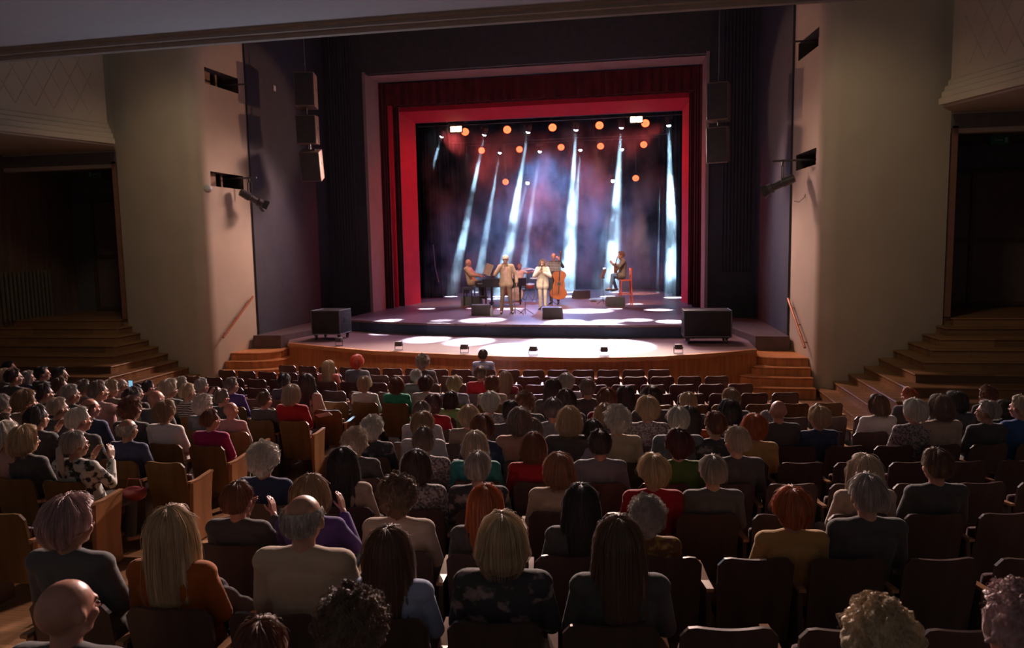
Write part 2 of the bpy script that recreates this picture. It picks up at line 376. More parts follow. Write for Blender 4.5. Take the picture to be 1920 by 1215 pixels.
# grand side stairs: ten L-shaped wooden steps
for s, nm in ((-1, 'left'), (1, 'right')):
    st_ = thing('side_staircase', 'wide wooden corner staircase rising to the %s side door' % nm, 'stairs', (s*9, 17, 0))
    for j in range(10):
        z = .15+.17*j; K = (s*(7.42+.33*j), 17.4-.5*(9-j)); x0 = 7.42+.33*j
        bm = BM()
        wallY = 17.0 if j == 0 else 17.0+.18*j*.33/.6
        pts = [(s*x0, 17.0+.06*j), K, (s*13.75, 17.4-.5*(9-j)), (s*13.9, 20.5), (s*10.25, 20.5), (s*10.25, 17.6), (s*(x0+.01), 17.02+.06*j)]
        if j == 0: pts = [(s*7.42, 16.95), (K[0], 13.3), (s*13.4, 13.3), (s*13.5, 17.6), (s*9.0, 17.5)]
        pts = [(p[0]-s*9, p[1]-17) for p in pts]
        prism(bm, pts, z-.17-(.2 if j == 0 else 0), z)
        # nosing
        n0 = Vector((s*x0-s*9, .0+.06*j, z-.02)); n1 = Vector((K[0]-s*9, K[1]-17, z-.02)); n2 = Vector((s*13.75-s*9, K[1]-17, z-.02))
        tube(bm, [n0, n1], .022, 6); tube(bm, [n1, n2], .022, 6)
        obj('step', bm, woods, st_, False)
# stage stairs, a curved flight at each end of the apron
for s, nm in ((-1, 'left'), (1, 'right')):
    st_ = thing('stage_steps', 'short curved flight of wooden steps up to the stage at its %s end' % nm, 'stairs', (s*6.6, 17.8, 0))
    for i, (z, Y0, xi) in enumerate(((.19, 16.62, 5.35), (.38, 16.88, 5.65), (.57, 17.14, 5.9), (.76, 17.4, 6.12))):
        if s < 0: Y0 += .25
        bm = BM(); pts = [(7.33, Y0), (6.75, Y0)]
        for k in range(1, 7): a = pi/2*k/6; pts.append((lerp(6.75, xi, sin(a)), lerp(Y0, Y0+.62, 1-cos(a))))
        pts += [(xi, 18.9), (7.25, 18.9)]
        pts = [(s*x-s*6.6, y-17.8) for x, y in pts]
        prism(bm, pts, z-.19-(.06 if i == 0 else 0), z)
        tube(bm, [(p[0], p[1], z-.018) for p in pts[:8]], .02, 6)
        obj('step', bm, fascia, st_, False)
# handrails
for s, (a, b, c, d) in ((-1, ((472, 556), (406, 633), 18.6, 17.2)), (1, ((1482, 560), (1519, 652), 18.7, 17.35))):
    P0 = Vector((s*7.12, c, at_y(*a, c).z)); P1 = Vector((s*7.24, d, at_y(*b, d).z))
    hr = thing('handrail', 'sloping copper coloured handrail on the %s cream wall' % ('left' if s < 0 else 'right'), 'handrail')
    b_ = BM(); tube(b_, [P0, P1], .03, 10); obj('rail', b_, mat('copper_rail', (.42, .16, .08), .35, .5, .3), hr)
    for t in (.15, .5, .85):
        p = P0.lerp(P1, t); b_ = BM(); tube(b_, [p, p+Vector((0, 0, -.05)), p+Vector((s*.12, 0, -.06))], .012, 6); obj('bracket', b_, mat('copper_rail', (.4, .2, .1)), hr)
# ledges at the sides of the forestage
for s, nm in ((-1, 'left'), (1, 'right')):
    bm = BM(); prism(bm, [(s*7.15, 18.55), (s*6.35, 18.6), (s*6.1, 20.0), (s*5.7, 24.0), (s*7.15, 24.0)], .5, 1.12)
    struct('floor_ledge_%s' % nm, bm, mat('ledge_black', (.10, .07, .075), .45, .4, var=.2), 'dark ledge along the side of the forestage')
# apron
AP = [at_z(*p, .95) for p in ((540, 643), (610, 650), (700, 658), (780, 661.5), (850, 664.5), (925, 667.5), (1000, 669.5), (1050, 670.5), (1100, 671), (1150, 670.5), (1200, 669.5), (1250, 667.5), (1300, 664.5), (1360, 660.5), (1419, 655))]
AP = [(p.x, p.y) for p in AP]
poly = AP+[(6.3, 20.5), (6.3, 24.5), (-6.3, 24.5), (-6.3, 19.0)]
stagem = planks('stage_boards', (.20, .125, .135), .14, 'X', .38, .4, .08, 3.0)
bm = BM(); prism(bm, poly, .87, .95); struct('floor_apron', bm, stagem, 'wooden boards of the stage apron')
bm = BM(); inner = [(x, y+.06) for x, y in AP]
prism(bm, inner+[(6.2, 20.3), (-6.2, 19.0)], -.1, .869)
struct('wall_apron', bm, fascia, 'curved orange brown wooden front of the stage')
bm = BM()
r0 = [[bm.verts.new((x, y+dy, z)) for dy, z in ((-.03, .86), (-.03, .953), (.10, .953), (.10, .86))] for x, y in AP]
for a_, b_ in zip(r0, r0[1:]):
    for k in range(4): bm.faces.new((a_[k], a_[(k+1) % 4], b_[(k+1) % 4], b_[k]))
bmesh.ops.recalc_face_normals(bm, faces=bm.faces[:])
struct('trim_7', bm, mat('apron_edge', (.5, .22, .09), .35, .5), 'wooden edge strip of the stage apron')
for i in range(1, 14):     # panel joints in the fascia
    pass
# upper stage
PL = [at_z(*p, 1.3) for p in ((673, 600.5), (720, 603.5), (800, 606), (960, 608.5), (1130, 609.5), (1282, 609.5))]
PL = [(-5.75, PL[0].y+.2)]+[(p.x, p.y) for p in PL]+[(5.75, PL[-1].y+.1)]
bm = BM(); prism(bm, PL+[(5.75, 25.6), (7.5, 25.7), (7.5, 38), (-7.5, 38), (-7.5, 25.7), (-5.75, 25.6)], 1.24, 1.3)
struct('floor_stage', bm, stagem, 'wooden boards of the raised stage')
bm = BM(); prism(bm, [(x, y+.03) for x, y in PL]+[(5.7, 25.4), (-5.7, 25.4)], .94, 1.239)
struct('wall_stage_riser', bm, mat('riser_black', (.028, .045, .085), .5, .4), 'dark riser at the front of the raised stage')
# stage house: backdrop and side masking
bk_ = mat('stage_black', (.022, .024, .032), .9, .1, var=.2)
bm = BM(); box(bm, (0, 37.6, 6), (15, .1, 12)); box(bm, (-7.4, 31.5, 6), (.1, 12.4, 12)); box(bm, (7.4, 31.5, 6), (.1, 12.4, 12)); box(bm, (0, 31.5, 11.6), (15, 12.4, .1))
struct('wall_stage_house', bm, bk_, 'black walls of the stage house')

# ================================================================ drapes
redv = mat('dark_red_velvet', (.10, .013, .017), .85, .15, var=.2, vscale=3, sheen=.4)
redb = mat('bright_red_cloth', (.60, .03, .06), .8, .2, var=.08, vscale=2)
blkc = mat('black_cloth', (.007, .009, .014), .9, .1, var=.2)
def drape(p0, p1, z0, z1, folds, depth, n=None, hem=0.0, gather=0.0):
    """pleated cloth hung between two plan points, thickness given by a second skin"""
    p0 = Vector((*p0, 0)); p1 = Vector((*p1, 0)); d = (p1-p0); Ln = d.length; d.normalize(); nn = Vector((-d.y, d.x, 0))
    N = n or folds*10; bm = BM(); rows = 10; front = []; back = []
    for j in range(rows+1):
        t = j/rows; z = lerp(z1, z0, t); fr = []; bb = []
        for i in range(N+1):
            u = i/N; ph = u*folds*2*pi; w = depth*(.45+.55*t)*(sin(ph+.5*sin(ph*.37))+.25*sin(ph*2.3+1))
            zz = z-(hem*abs(sin(ph/2)) if j == rows else 0)
            p = p0+d*(u*Ln)+nn*w
            fr.append(bm.verts.new((p.x, p.y, zz))); q = p+nn*.02; bb.append(bm.verts.new((q.x, q.y, zz)))
        front.append(fr); back.append(bb)
    for j in range(rows):
        for i in range(N):
            bm.faces.new((front[j][i], front[j+1][i], front[j+1][i+1], front[j][i+1])); bm.faces.new((back[j][i], back[j][i+1], back[j+1][i+1], back[j+1][i]))
        bm.faces.new((front[j][0], back[j][0], back[j+1][0], front[j+1][0])); bm.faces.new((front[j][N], front[j+1][N], back[j+1][N], back[j][N]))
    for i in range(N):
        bm.faces.new((front[rows][i], back[rows][i], back[rows][i+1], front[rows][i+1])); bm.faces.new((front[0][i], front[0][i+1], back[0][i+1], back[0][i]))
    return bm
for s, nm in ((-1, 'left'), (1, 'right')):
    o = obj('stage_curtain', drape((s*5.72, 25.35), (s*5.36, 25.5), 1.31, 9.38, 4, .045), redv)
    tag(o, 'dark red velvet curtain gathered at the %s edge of the stage opening' % nm, 'curtain')
    o = obj('stage_curtain', drape((s*5.50, 25.95), (s*5.42, 26.15), 1.31, 8.9, 2, .03), redb)
    tag(o, 'narrow bright red curtain edge between the darker folds on the %s' % nm, 'curtain')
    o = obj('stage_curtain', drape((s*5.6, 26.5), (s*5.3, 26.6), 1.31, 9.0, 3, .05), redv)
    tag(o, 'dark red velvet curtain directly beside the bright red portal cloth on the %s' % nm, 'curtain')
valo = obj('stage_valance', drape((-5.6, 25.45), (5.6, 25.45), 8.62, 9.38, 34, .05, hem=.03), redv)
tag(valo, 'dark red pleated valance hanging across the top of the stage opening', 'curtain')
v2 = obj('stage_valance', drape((-5.6, 26.4), (5.6, 26.4), 8.72, 9.6, 22, .03), redv)
tag(v2, 'second dark red valance behind the pleated one', 'curtain')
# bright red portal: splayed inward faces and soffit with real thickness
pt = thing('portal_cloth', 'bright red cloth portal framing the stage picture', 'curtain')
for s in (-1, 1):
    bm = BM(); prism(bm, [(s*5.41, 26.95), (s*5.17, 28.25), (s*5.20, 28.3), (s*5.6, 28.3), (s*5.6, 26.95)], 1.301, 8.65)
    obj('side_leg', bm, redb, pt, False)
bm = BM()
a = [bm.verts.new(p) for p in ((-5.41, 26.95, 8.66), (5.41, 26.95, 8.66), (5.17, 28.25, 8.46), (-5.17, 28.25, 8.46))]
b = [bm.verts.new(p) for p in ((-5.41, 26.95, 9.2), (5.41, 26.95, 9.2), (5.17, 28.3, 9.2), (-5.17, 28.3, 9.2))]
bm.faces.new(a); bm.faces.new(b[::-1])
for k in range(4): bm.faces.new((a[k], b[k], b[(k+1) % 4], a[(k+1) % 4]))
bmesh.ops.recalc_face_normals(bm, faces=bm.faces[:])
obj('top_border', bm, redb, pt, False)
# black legs and backdrop
for i, (x0, x1, y) in enumerate(((5.25, 5.12, 31.6), (5.2, 5.0, 33.4), (5.3, 4.7, 35.0))):
    for s in (-1, 1):
        k = 1.0 if s < 0 else .98
        o = obj('black_leg_curtain', drape((s*6.2, y), (s*x1*k, y), 1.301, 9.9, 7, .06), blkc)
        tag(o, '%s black masking curtain on the %s side of the stage' % (('first', 'second', 'rearmost')[i], 'left' if s < 0 else 'right'), 'curtain', 'black masking curtains')
o = obj('backdrop_curtain', drape((-7.2, 37.2), (7.2, 37.2), 1.301, 10.5, 30, .018), blkc); tag(o, 'black backdrop curtain across the rear of the stage', 'curtain')
# pale cord hanging against the black curtain
b_ = BM(); pts = [at_y(812, 458, 30.6), at_y(816, 500, 30.6), at_y(823, 530, 30.6)]; pts = [p for p in pts]; tube(b_, pts, .02, 5); tag(obj('rope', b_, mat('pale_cord', (.35, .3, .4))), 'pale rope against the black curtain at the left of the stage', 'rope')

# ================================================================ people
def skinm(n, c): return mat('skin_'+n, c, .38, .5, var=.08, vscale=20)
SK = [skinm('fair', (.50, .27, .19)), skinm('rosy', (.48, .23, .17)), skinm('tan', (.36, .19, .13))]
HAIR = {'blond': (.60, .44, .27), 'grey': (.42, .37, .33), 'white': (.78, .70, .62), 'black': (.035, .028, .026), 'dkbrown': (.07, .04, .03), 'brown': (.16, .085, .05),
 'greybrown': (.22, .16, .125), 'greyblond': (.56, .45, .34), 'redbrown': (.20, .07, .035), 'brownblond': (.32, .20, .11), 'redbright': (.75, .10, .04), 'ginger': (.50, .13, .035),
 'redblack': (.10, .03, .028), 'redblond': (.36, .16, .08), 'pinkgrey': (.46, .29, .29), 'dkgrey': (.13, .115, .12)}
HNAME = {'blond': 'blond', 'grey': 'grey', 'white': 'white', 'black': 'black', 'dkbrown': 'dark brown', 'brown': 'brown', 'greybrown': 'greying brown', 'greyblond': 'ash blond', 'redbrown': 'reddish brown',
 'brownblond': 'light brown', 'redbright': 'bright red', 'ginger': 'ginger', 'redblack': 'dark auburn', 'redblond': 'coppery', 'pinkgrey': 'pinkish grey', 'dkgrey': 'dark grey'}
TOPC = {'black': (.085, .083, .085), 'dkgrey': (.12, .12, .125), 'slate': (.16, .175, .21), 'navy': (.05, .065, .13), 'taupe': (.26, .20, .16), 'pink': (.50, .30, .29), 'purple': (.10, .06, .24), 'cream': (.52, .42, .32),
 'magenta': (.34, .02, .11), 'white': (.68, .66, .62), 'red': (.36, .02, .028), 'beige': (.46, .36, .29), 'pinkred': (.62, .22, .18), 'ltblue': (.34, .42, .62), 'ltgrey': (.45, .44, .46), 'green': (.04, .32, .20),
 'lilac': (.32, .29, .42), 'maroon': (.20, .03, .045), 'ltgreen': (.22, .50, .20), 'teal': (.05, .26, .27), 'skin': (.40, .22, .17), 'dkgreen': (.08, .15, .04), 'orange': (.55, .12, .03), 'yellow': (.45, .33, .14),
 'ochre': (.42, .26, .10), 'rust': (.36, .10, .02), 'blue': (.04, .10, .26), 'ltlace': (.4, .36, .36), 'warmgrey': (.30, .22, .17), 'brownshirt': (.22, .15, .10)}
TNAME = {'black': 'black', 'dkgrey': 'dark grey', 'slate': 'slate grey', 'navy': 'navy', 'taupe': 'taupe', 'pink': 'pale pink', 'purple': 'purple', 'cream': 'cream', 'magenta': 'magenta', 'white': 'white', 'red': 'red', 'beige': 'beige',
 'pinkred': 'coral pink', 'ltblue': 'light blue', 'ltgrey': 'light grey', 'green': 'green', 'lilac': 'lilac', 'maroon': 'maroon', 'ltgreen': 'pale green', 'teal': 'teal', 'skin': 'strappy flesh-toned', 'dkgreen': 'dark green', 'orange': 'orange',
 'yellow': 'yellowish', 'ochre': 'ochre', 'rust': 'rust orange', 'blue': 'blue', 'floral': 'white and orange floral', 'floraldark': 'dark flower-print', 'spiral': 'black and white swirl-print', 'lace': 'finely patterned grey', 'ochreprint': 'ochre patterned'}
def hairm(k):
    n = 'hair_'+k
    if n in MATS: return MATS[n]
    c = HAIR[k]
    m = mat(n, c, .42, .45, var=.35, vscale=1.0, bump=.6, bscale=1.0, stretch=(70, 5, 70), coords='UV', sheen=.25)
    return m
def topm(k):
    if k == 'floral': return mat('cloth_floral', (.5, .5, .46), .8, .2, var=.9, vscale=16, col2=(.55, .55, .5), ramp=(.42, .5))
    if k == 'floraldark': return mat('cloth_floral_dark', (.07, .07, .08), .8, .2, var=.2, vscale=14, col2=(.30, .24, .24), ramp=(.55, .66))
    if k == 'lace': return mat('cloth_lace', (.15, .13, .15), .8, .2, var=.2, vscale=45, col2=(.42, .38, .38), ramp=(.42, .6))
    if k == 'ochreprint': return mat('cloth_ochre_print', (.18, .09, .04), .8, .2, var=.2, vscale=20, col2=(.45, .30, .09), ramp=(.5, .7))
    if k == 'spiral':
        m = mat('cloth_spiral', (.05, .05, .05))
        nt = m.node_tree; b = nt.nodes['Principled BSDF']; w = nt.nodes.new('ShaderNodeTexWave'); w.wave_type = 'RINGS'; w.inputs['Scale'].default_value = 9; w.inputs['Distortion'].default_value = 5
        tc = nt.nodes.new('ShaderNodeTexCoord'); nt.links.new(tc.outputs['Object'], w.inputs['Vector'])
        cr = nt.nodes.new('ShaderNodeValToRGB'); cr.color_ramp.elements[0].color = (.05, .05, .05, 1); cr.color_ramp.elements[1].color = (.55, .52, .5, 1); cr.color_ramp.elements[0].position = .45; cr.color_ramp.elements[1].position = .55
        nt.links.new(w.outputs['Fac'], cr.inputs[0]); nt.links.new(cr.outputs[0], b.inputs['Base Color']); return m
    return mat('cloth_'+k, TOPC[k], .85, .15, var=.10, vscale=5, bump=.5, bscale=14, stretch=(1, 1, 2.2), sheen=.2)

HK = 1.06
HC = Vector((0, -.01, 1.205))      # head centre of a seated figure (before posing)
def head_prims(bm, c, yaw, k=1.0, pitch=0.0):
    R = Matrix.Rotation(-yaw, 3, 'Z') @ Matrix.Rotation(pitch, 3, 'X')
    def P(x, y, z): return Vector(c)+R @ Vector((x*k, y*k, z*k))
    ellipsoid(bm, P(0, -.008, .018), (.076*k, .096*k, .098*k), R)
    ellipsoid(bm, P(0, .022, -.035), (.060*k, .072*k, .082*k), R)       # face
    ellipsoid(bm, P(0, .060, -.088), (.030*k, .026*k, .026*k), R, 10)   # chin
    capsule(bm, P(0, .088, .008), P(0, .108, -.030), .010*k, .014*k, 8) # nose
    capsule(bm, P(-.034, .080, .020), P(.034, .080, .020), .013*k, .013*k, 8)  # brow
    capsule(bm, P(-.022, .086, -.058), P(.022, .086, -.058), .009*k, .009*k, 8) # lips
    for s in (-1, 1):
        ellipsoid(bm, P(s*.080, -.004, -.010), (.010*k, .020*k, .032*k), R, 10)
        ellipsoid(bm, P(s*.038, .066, -.030), (.022*k, .02*k, .024*k), R, 10)
def hand(bm, w, d, n, k=1.0, side=1, curl=.5):
    """palm, five fingers of different length and a thumb leaving the side of the palm"""
    w = Vector(w); d = Vector(d).normalized(); n = Vector(n); n = (n-d*n.dot(d)).normalized(); l = d.cross(n)*side
    for i, (o, ln) in enumerate(((-.030, .062), (-.010, .074), (.011, .070), (.031, .054))):
        b = w+l*o*k*.8+d*.012*k; kn = w+l*o*k*1.12+d*.088*k
        capsule(bm, b, kn, .0135*k, .0115*k, 8)
        a = curl; d1 = (d*cos(a*.6)+n*sin(a*.6)+l*o*1.2).normalized(); j1 = kn+d1*ln*.48*k
        d2 = (d*cos(a*1.3)+n*sin(a*1.3)+l*o*1.2).normalized(); j2 = j1+d2*ln*.52*k
        capsule(bm, kn, j1, .0098*k, .0088*k, 8); capsule(bm, j1, j2, .0088*k, .0072*k, 8)
    b = w+d*.028*k-l*.026*k; t1 = b+(d*.6-l*.85+n*.25).normalized()*.045*k; t2 = t1+(d*.9-l*.3+n*.35).normalized()*.034*k
    capsule(bm, b, t1, .0125*k, .0105*k, 8); capsule(bm, t1, t2, .0105*k, .008*k, 8)
def torso_prims(bm, J, g=0.0, k=1.0, wide=1.0):
    hm = (J['hipL']+J['hipR'])/2; sm = (J['shL']+J['shR'])/2; lat = (J['shR']-J['shL']).normalized()
    up = (sm-hm).normalized(); mid = hm.lerp(sm, .5)
    for s in (-1, 0, 1):
        a = hm+lat*s*.075*wide; m_ = mid+lat*s*.065*wide; b = sm+lat*s*.085*wide-up*.075
        capsule(bm, a, m_, .105*k+g, .092*k+g); capsule(bm, m_, b, .092*k+g, .088*k+g)
    capsule(bm, J['shL'], J['shR'], .056*k+g, .056*k+g)
    nk = J['neck']
    for q in ('shL', 'shR'): capsule(bm, J[q].lerp(sm, .25)+up*.005, sm.lerp(nk, .55), .045*k+g, .046*k+g)
def figure(J, key, k=1.0, yaw=0.0, pitch=0.0, sleeves=1.0, hands=True, skirt=False, wide=1.0, vox=.0085, jacket=0.0):
    """J joints -> three meshes: body (one continuous surface), upper garment, trousers"""
    bm = BM(); torso_prims(bm, J, 0, k, wide)
    capsule(bm, J['neck']-Vector((0, 0, .06)), J['head']+Vector((0, -.01, -.05)), .056*k, .050*k)
    head_prims(bm, J['head'], yaw, k*J.get('hk', 1.0), pitch)
    for s in 'LR':
        capsule(bm, J['sh'+s], J['el'+s], .047*k, .038*k); capsule(bm, J['el'+s], J['wr'+s], .037*k, .025*k)
        if hands: hand(bm, J['wr'+s], J['hd'+s], J['hn'+s], k, 1 if s == 'L' else -1, J.get('curl', .6))
        capsule(bm, J['hip'+s], J['kn'+s], .080*k, .053*k); capsule(bm, J['kn'+s], J['an'+s], .053*k, .034*k)
        capsule(bm, J['an'+s]+Vector((0, -.02, -.02)), J['to'+s], .032*k, .026*k)
    body = remesh(bm, vox, 2)
    bm = BM(); torso_prims(bm, J, .014+jacket, k, wide)
    for s in 'LR':
        capsule(bm, J['sh'+s], J['el'+s], .047*k+.015+jacket, .038*k+.015+jacket)
        e = J['el'+s].lerp(J['wr'+s], .86*sleeves) if sleeves > .3 else None
        if e is not None: capsule(bm, J['el'+s], e, .037*k+.015+jacket, .028*k+.013+jacket)
    if jacket:
        for s in 'LR': capsule(bm, J['hip'+s], J['hip'+s].lerp(J['kn'+s], J.get('coat', .28)), .10*k+.012+jacket, .10*k+.02+jacket)
    top = remesh(bm, .013, 2)
    bm = BM(); hm = (J['hipL']+J['hipR'])/2
    capsule(bm, J['hipL'], J['hipR'], .098*k, .098*k)
    for s in 'LR': capsule(bm, J['hip'+s], J['kn'+s], .094*k, .066*k); capsule(bm, J['kn'+s], J['an'+s].lerp(J['kn'+s], .06), .066*k, .050*k)
    tr = remesh(bm, .014, 2)
    bm = BM()
    for s in 'LR':
        d = (J['to'+s]-J['an'+s]); d.z = 0
        capsule(bm, J['an'+s]+Vector((0, 0, -.045))-d.normalized()*.03, J['to'+s]+Vector((0, 0, -.012)), .042*k, .038*k, 10)
    sh = remesh(bm, .012, 1)
    return dict(body=body, top=top, trousers=tr, shoes=sh, key=key)
def V(*a): return Vector(a)
def seated(arm='lap', yaw=0.0, lean=0.0):
    J = dict(hipL=V(-.085, .10, .53), hipR=V(.085, .10, .53), knL=V(-.11, .49, .52), knR=V(.11, .49, .52), anL=V(-.11, .46, .10), anR=V(.11, .46, .10), toL=V(-.12, .60, .04), toR=V(.12, .60, .04),
             hk=HK, shL=V(-.17, -.03, 1.005), shR=V(.17, -.03, 1.005), neck=V(0, -.035, 1.07), head=HC.copy())
    if arm == 'lap':
        J.update(elL=V(-.225, .03, .755), elR=V(.225, .03, .755), wrL=V(-.10, .23, .66), wrR=V(.10, .24, .655), hdL=V(.5, .8, -.1), hdR=V(-.5, .8, -.1), hnL=V(0, 0, -1), hnR=V(0, 0, -1), curl=.6)
    elif arm == 'clap':
        J.update(elL=V(-.25, .10, .80), elR=V(.25, .10, .80), wrL=V(-.10, .28, .98), wrR=V(.11, .28, .99), hdL=V(.28, .35, .9), hdR=V(-.28, .35, .9), hnL=V(1, .1, 0), hnR=V(-1, .1, 0), curl=.25)
    elif arm == 'phone':
        J.update(elL=V(-.225, .03, .755), elR=V(.26, .14, .92), wrL=V(-.10, .23, .66), wrR=V(.20, .27, 1.10), hdL=V(.5, .8, -.1), hdR=V(0, .25, 1), hnL=V(0, 0, -1), hnR=V(0, 1, 0), curl=.8)
    elif arm == 'chin':
        J.update(elL=V(-.225, .03, .755), elR=V(.27, .12, .90), wrL=V(-.10, .23, .66), wrR=V(.13, .08, 1.11), hdL=V(.5, .8, -.1), hdR=V(-.6, 0, .7), hnL=V(0, 0, -1), hnR=V(-1, 0, 0), curl=1.0)
    return J
# ---- hair: strands that leave the crown, follow the skull and hang; a base shell plus loose strands on top
def hair_path(phi, style):
    """returns list of points from crown down, head frame, +Y is the face"""
    a = abs((phi+pi) % (2*pi)-pi)        # 0 = face, pi = back
    deg = math.degrees(a)
    puff = {'short': .013, 'rim': .005, 'puffy': .028, 'bob': .022, 'long': .020, 'curly': .028, 'pony': .010}[style]
    rx, ry, rz = .080+puff, .100+puff, .110+puff*1.1
    side = sst(48, 78, deg); back = sst(95, 130, deg)
    if style in ('short', 'rim'): tend = 46+42*side+34*back
    elif style == 'pony': tend = 46+52*side+24*back
    elif style in ('puffy', 'curly'): tend = 56+44*side+34*back
    else: tend = 50+50*side
    tst = 0
    if style == 'rim': tst = 64; tend = max(66, tend)
    pts = []
    fx, fy = sin(phi), cos(phi)
    for i in range(13):
        t = radians(lerp(tst, tend, i/12)); r = sin(t)
        z = cos(t); 
        s = 1.0
        if t > pi/2 and style in ('puffy', 'curly'): s = 1.0-.10*(t-pi/2)
        pts.append(Vector((fx*rx*r*s, fy*ry*r*s-.010, z*rz+.012)))
    ln = 0
    if style == 'bob': ln = .085*side+.02*back
    if style == 'long': ln = .26*side+.05*back
    if ln > .004:
        base = pts[-1]; out = Vector((fx, fy, 0))
        for i in range(1, 9):
            u = i/8; pts.append(base+Vector((0, 0, -ln*u))+out*(.016*sin(u*pi)-.026*u*u if style == 'bob' else .012*sin(u*pi*.8)+(.02*u if deg < 120 else -.012*u)))
    return pts
def sample(pts, v):
    f = v*(len(pts)-1); i = min(int(f), len(pts)-2); return pts[i].lerp(pts[i+1], f-i)
def make_hair(style, seed=0):
    rnd = random.Random(seed*77+len(style)); bm = BM(); uvl = bm.loops.layers.uv.new('UVMap')
    NP, NV = 84, 26
    amp = {'short': .010, 'rim': .004, 'puffy': .016, 'bob': .011, 'long': .012, 'curly': .020, 'pony': .004}[style]
    fr = 7.0 if style != 'curly' else 34.0
    so = Vector((seed*3.1, seed*1.7, 0))
    def disp(p, phi, v):
        c = Vector((p.x, p.y, p.z-.01)); d = c.normalized()
        if style == 'curly': n = noise.noise(p*fr+so)+.5*noise.noise(p*fr*2.2+so)
        elif style == 'puffy': n = .8*noise.noise(Vector((cos(phi)*2.6, sin(phi)*2.6, v*2.2))+so)+.35*noise.noise(Vector((cos(phi)*9, sin(phi)*9, v*2))+so)
        else: n = .6*noise.noise(Vector((cos(phi)*3, sin(phi)*3, v*1.5))+so)+.4*noise.noise(Vector((cos(phi)*13, sin(phi)*13, v*1.2))+so)
        return p+d*amp*(n+.15)*min(1, v*5+.2)
    closed = True; grid = []
    phis = [2*pi*i/NP for i in range(NP)]
    for phi in phis:
        pts = hair_path(phi, style); row = []
        for j in range(NV):
            v = j/(NV-1); row.append(disp(sample(pts, v), phi, v))
        e = row[-1]; inn = Vector((e.x*.80, e.y*.80-.002, e.z+.004)); row.append(inn)
        grid.append([bm.verts.new(p) for p in row])
    for i in range(NP):
        a, b = grid[i], grid[(i+1) % NP]
        if style == 'rim' and abs((phis[i]+pi) % (2*pi)-pi) < radians(72): continue
        for j in range(NV):
            f = bm.faces.new((a[j], a[j+1], b[j+1], b[j])); 
            for lp, (uu, vv) in zip(f.loops, ((i, j), (i, j+1), (i+1, j+1), (i+1, j))): lp[uvl].uv = (uu/NP, vv/NV)
    if style == 'rim':
        a0 = 0
    # loose strands
    NS = {'short': 520, 'rim': 260, 'puffy': 620, 'bob': 620, 'long': 760, 'curly': 900, 'pony': 420}[style]
    for k in range(NS):
        phi = rnd.uniform(0, 2*pi)
        if style == 'rim' and abs((phi+pi) % (2*pi)-pi) < radians(75): continue
        pts = hair_path(phi, style); v0 = rnd.uniform(0, .7); v1 = min(1.0, v0+rnd.uniform(.2, .55)); lift = rnd.uniform(.001, .010)*(2.2 if rnd.random() < .18 else 1)
        if style in ('bob', 'long') and rnd.random() < .35: v1 = 1.03
        wv = rnd.uniform(-.06, .06); ph = rnd.uniform(0, 6); prev = None; w = rnd.uniform(.0009, .0019)
        if style == 'curly':
            v1 = min(1, v0+.14)
        q = []
        for i in range(6):
            u = i/5; v = lerp(v0, v1, u); p = disp(sample(pts, min(v, 1)), phi, v); d = Vector((p.x, p.y, p.z-.01)).normalized()
            tang = Vector((-p.y, p.x, 0)).normalized() if (p.x or p.y) else Vector((1, 0, 0))
            if style == 'curly': p = p+d*(.002+.012*sin(u*pi)+.006*u)+tang*.010*sin(u*6+ph)
            else: p = p+d*(lift*(.25+.75*sin(u*pi*.75))+(.010*u*u if rnd.random() < .0 else 0))+tang*(wv*.1*u+.002*sin(u*4+ph))
            if v > 1: p.z -= .02
            q.append((p, tang, d))
        for (p, t, d), (p2, t2, d2), ww, w2 in zip(q, q[1:], (w, w*1.1, w, w*.8, w*.5), (w*1.1, w, w*.8, w*.5, w*.15)):
            A = [p-t*ww, p+t*ww, p+d*ww*1.3]; B = [p2-t2*w2, p2+t2*w2, p2+d2*w2*1.3]
            va = [bm.verts.new(x) for x in A]; vb = [bm.verts.new(x) for x in B]
            for i_ in range(3):
                f = bm.faces.new((va[i_], va[(i_+1) % 3], vb[(i_+1) % 3], vb[i_]))
                for lp in f.loops: lp[uvl].uv = (phi/(2*pi), .5)
    if style == 'pony':
        tube(bm, [Vector((0, -.10, .03)), Vector((0, -.135, .0)), Vector((.005, -.14, -.08)), Vector((.01, -.13, -.19)), Vector((.012, -.125, -.27))], [.014, .026, .028, .022, .006], 12)
    bmesh.ops.remove_doubles(bm, verts=[v for r_ in grid for v in (r_[0],)], dist=.002)
    me = bpy.data.meshes.new('hair_'+style); bm.normal_update(); bm.to_mesh(me); bm.free()
    me.polygons.foreach_set('use_smooth', [True]*len(me.polygons)); return me
_hc = {}
def hair_mesh(style, seed):
    if (style, seed) not in _hc: _hc[(style, seed)] = make_hair(style, seed)
    return _hc[(style, seed)]
def set_slot(o, m):
    if not o.data.materials: o.data.materials.append(m)
    o.material_slots[0].link = 'OBJECT'; o.material_slots[0].material = m
def eyes_mesh():
    bm = BM()
    for s in (-1, 1): ellipsoid(bm, (s*.030, .0885, -.004), (.0125, .006, .0065), None, 10)
    me = bpy.data.meshes.new('eyes'); bm.to_mesh(me); bm.free(); return me
EYES = eyes_mesh(); EYEM = mat('eye_dark', (.05, .035, .03), .3, .5); EYES.materials.append(EYEM)
def mouth_mesh():
    bm = BM(); ellipsoid(bm, (0, .095, -.058), (.021, .0045, .0065), None, 10); me = bpy.data.meshes.new('mouth'); bm.to_mesh(me); bm.free(); return me
MOUTH = mouth_mesh(); MOUTH.materials.append(mat('lip', (.38, .10, .09), .4, .4))
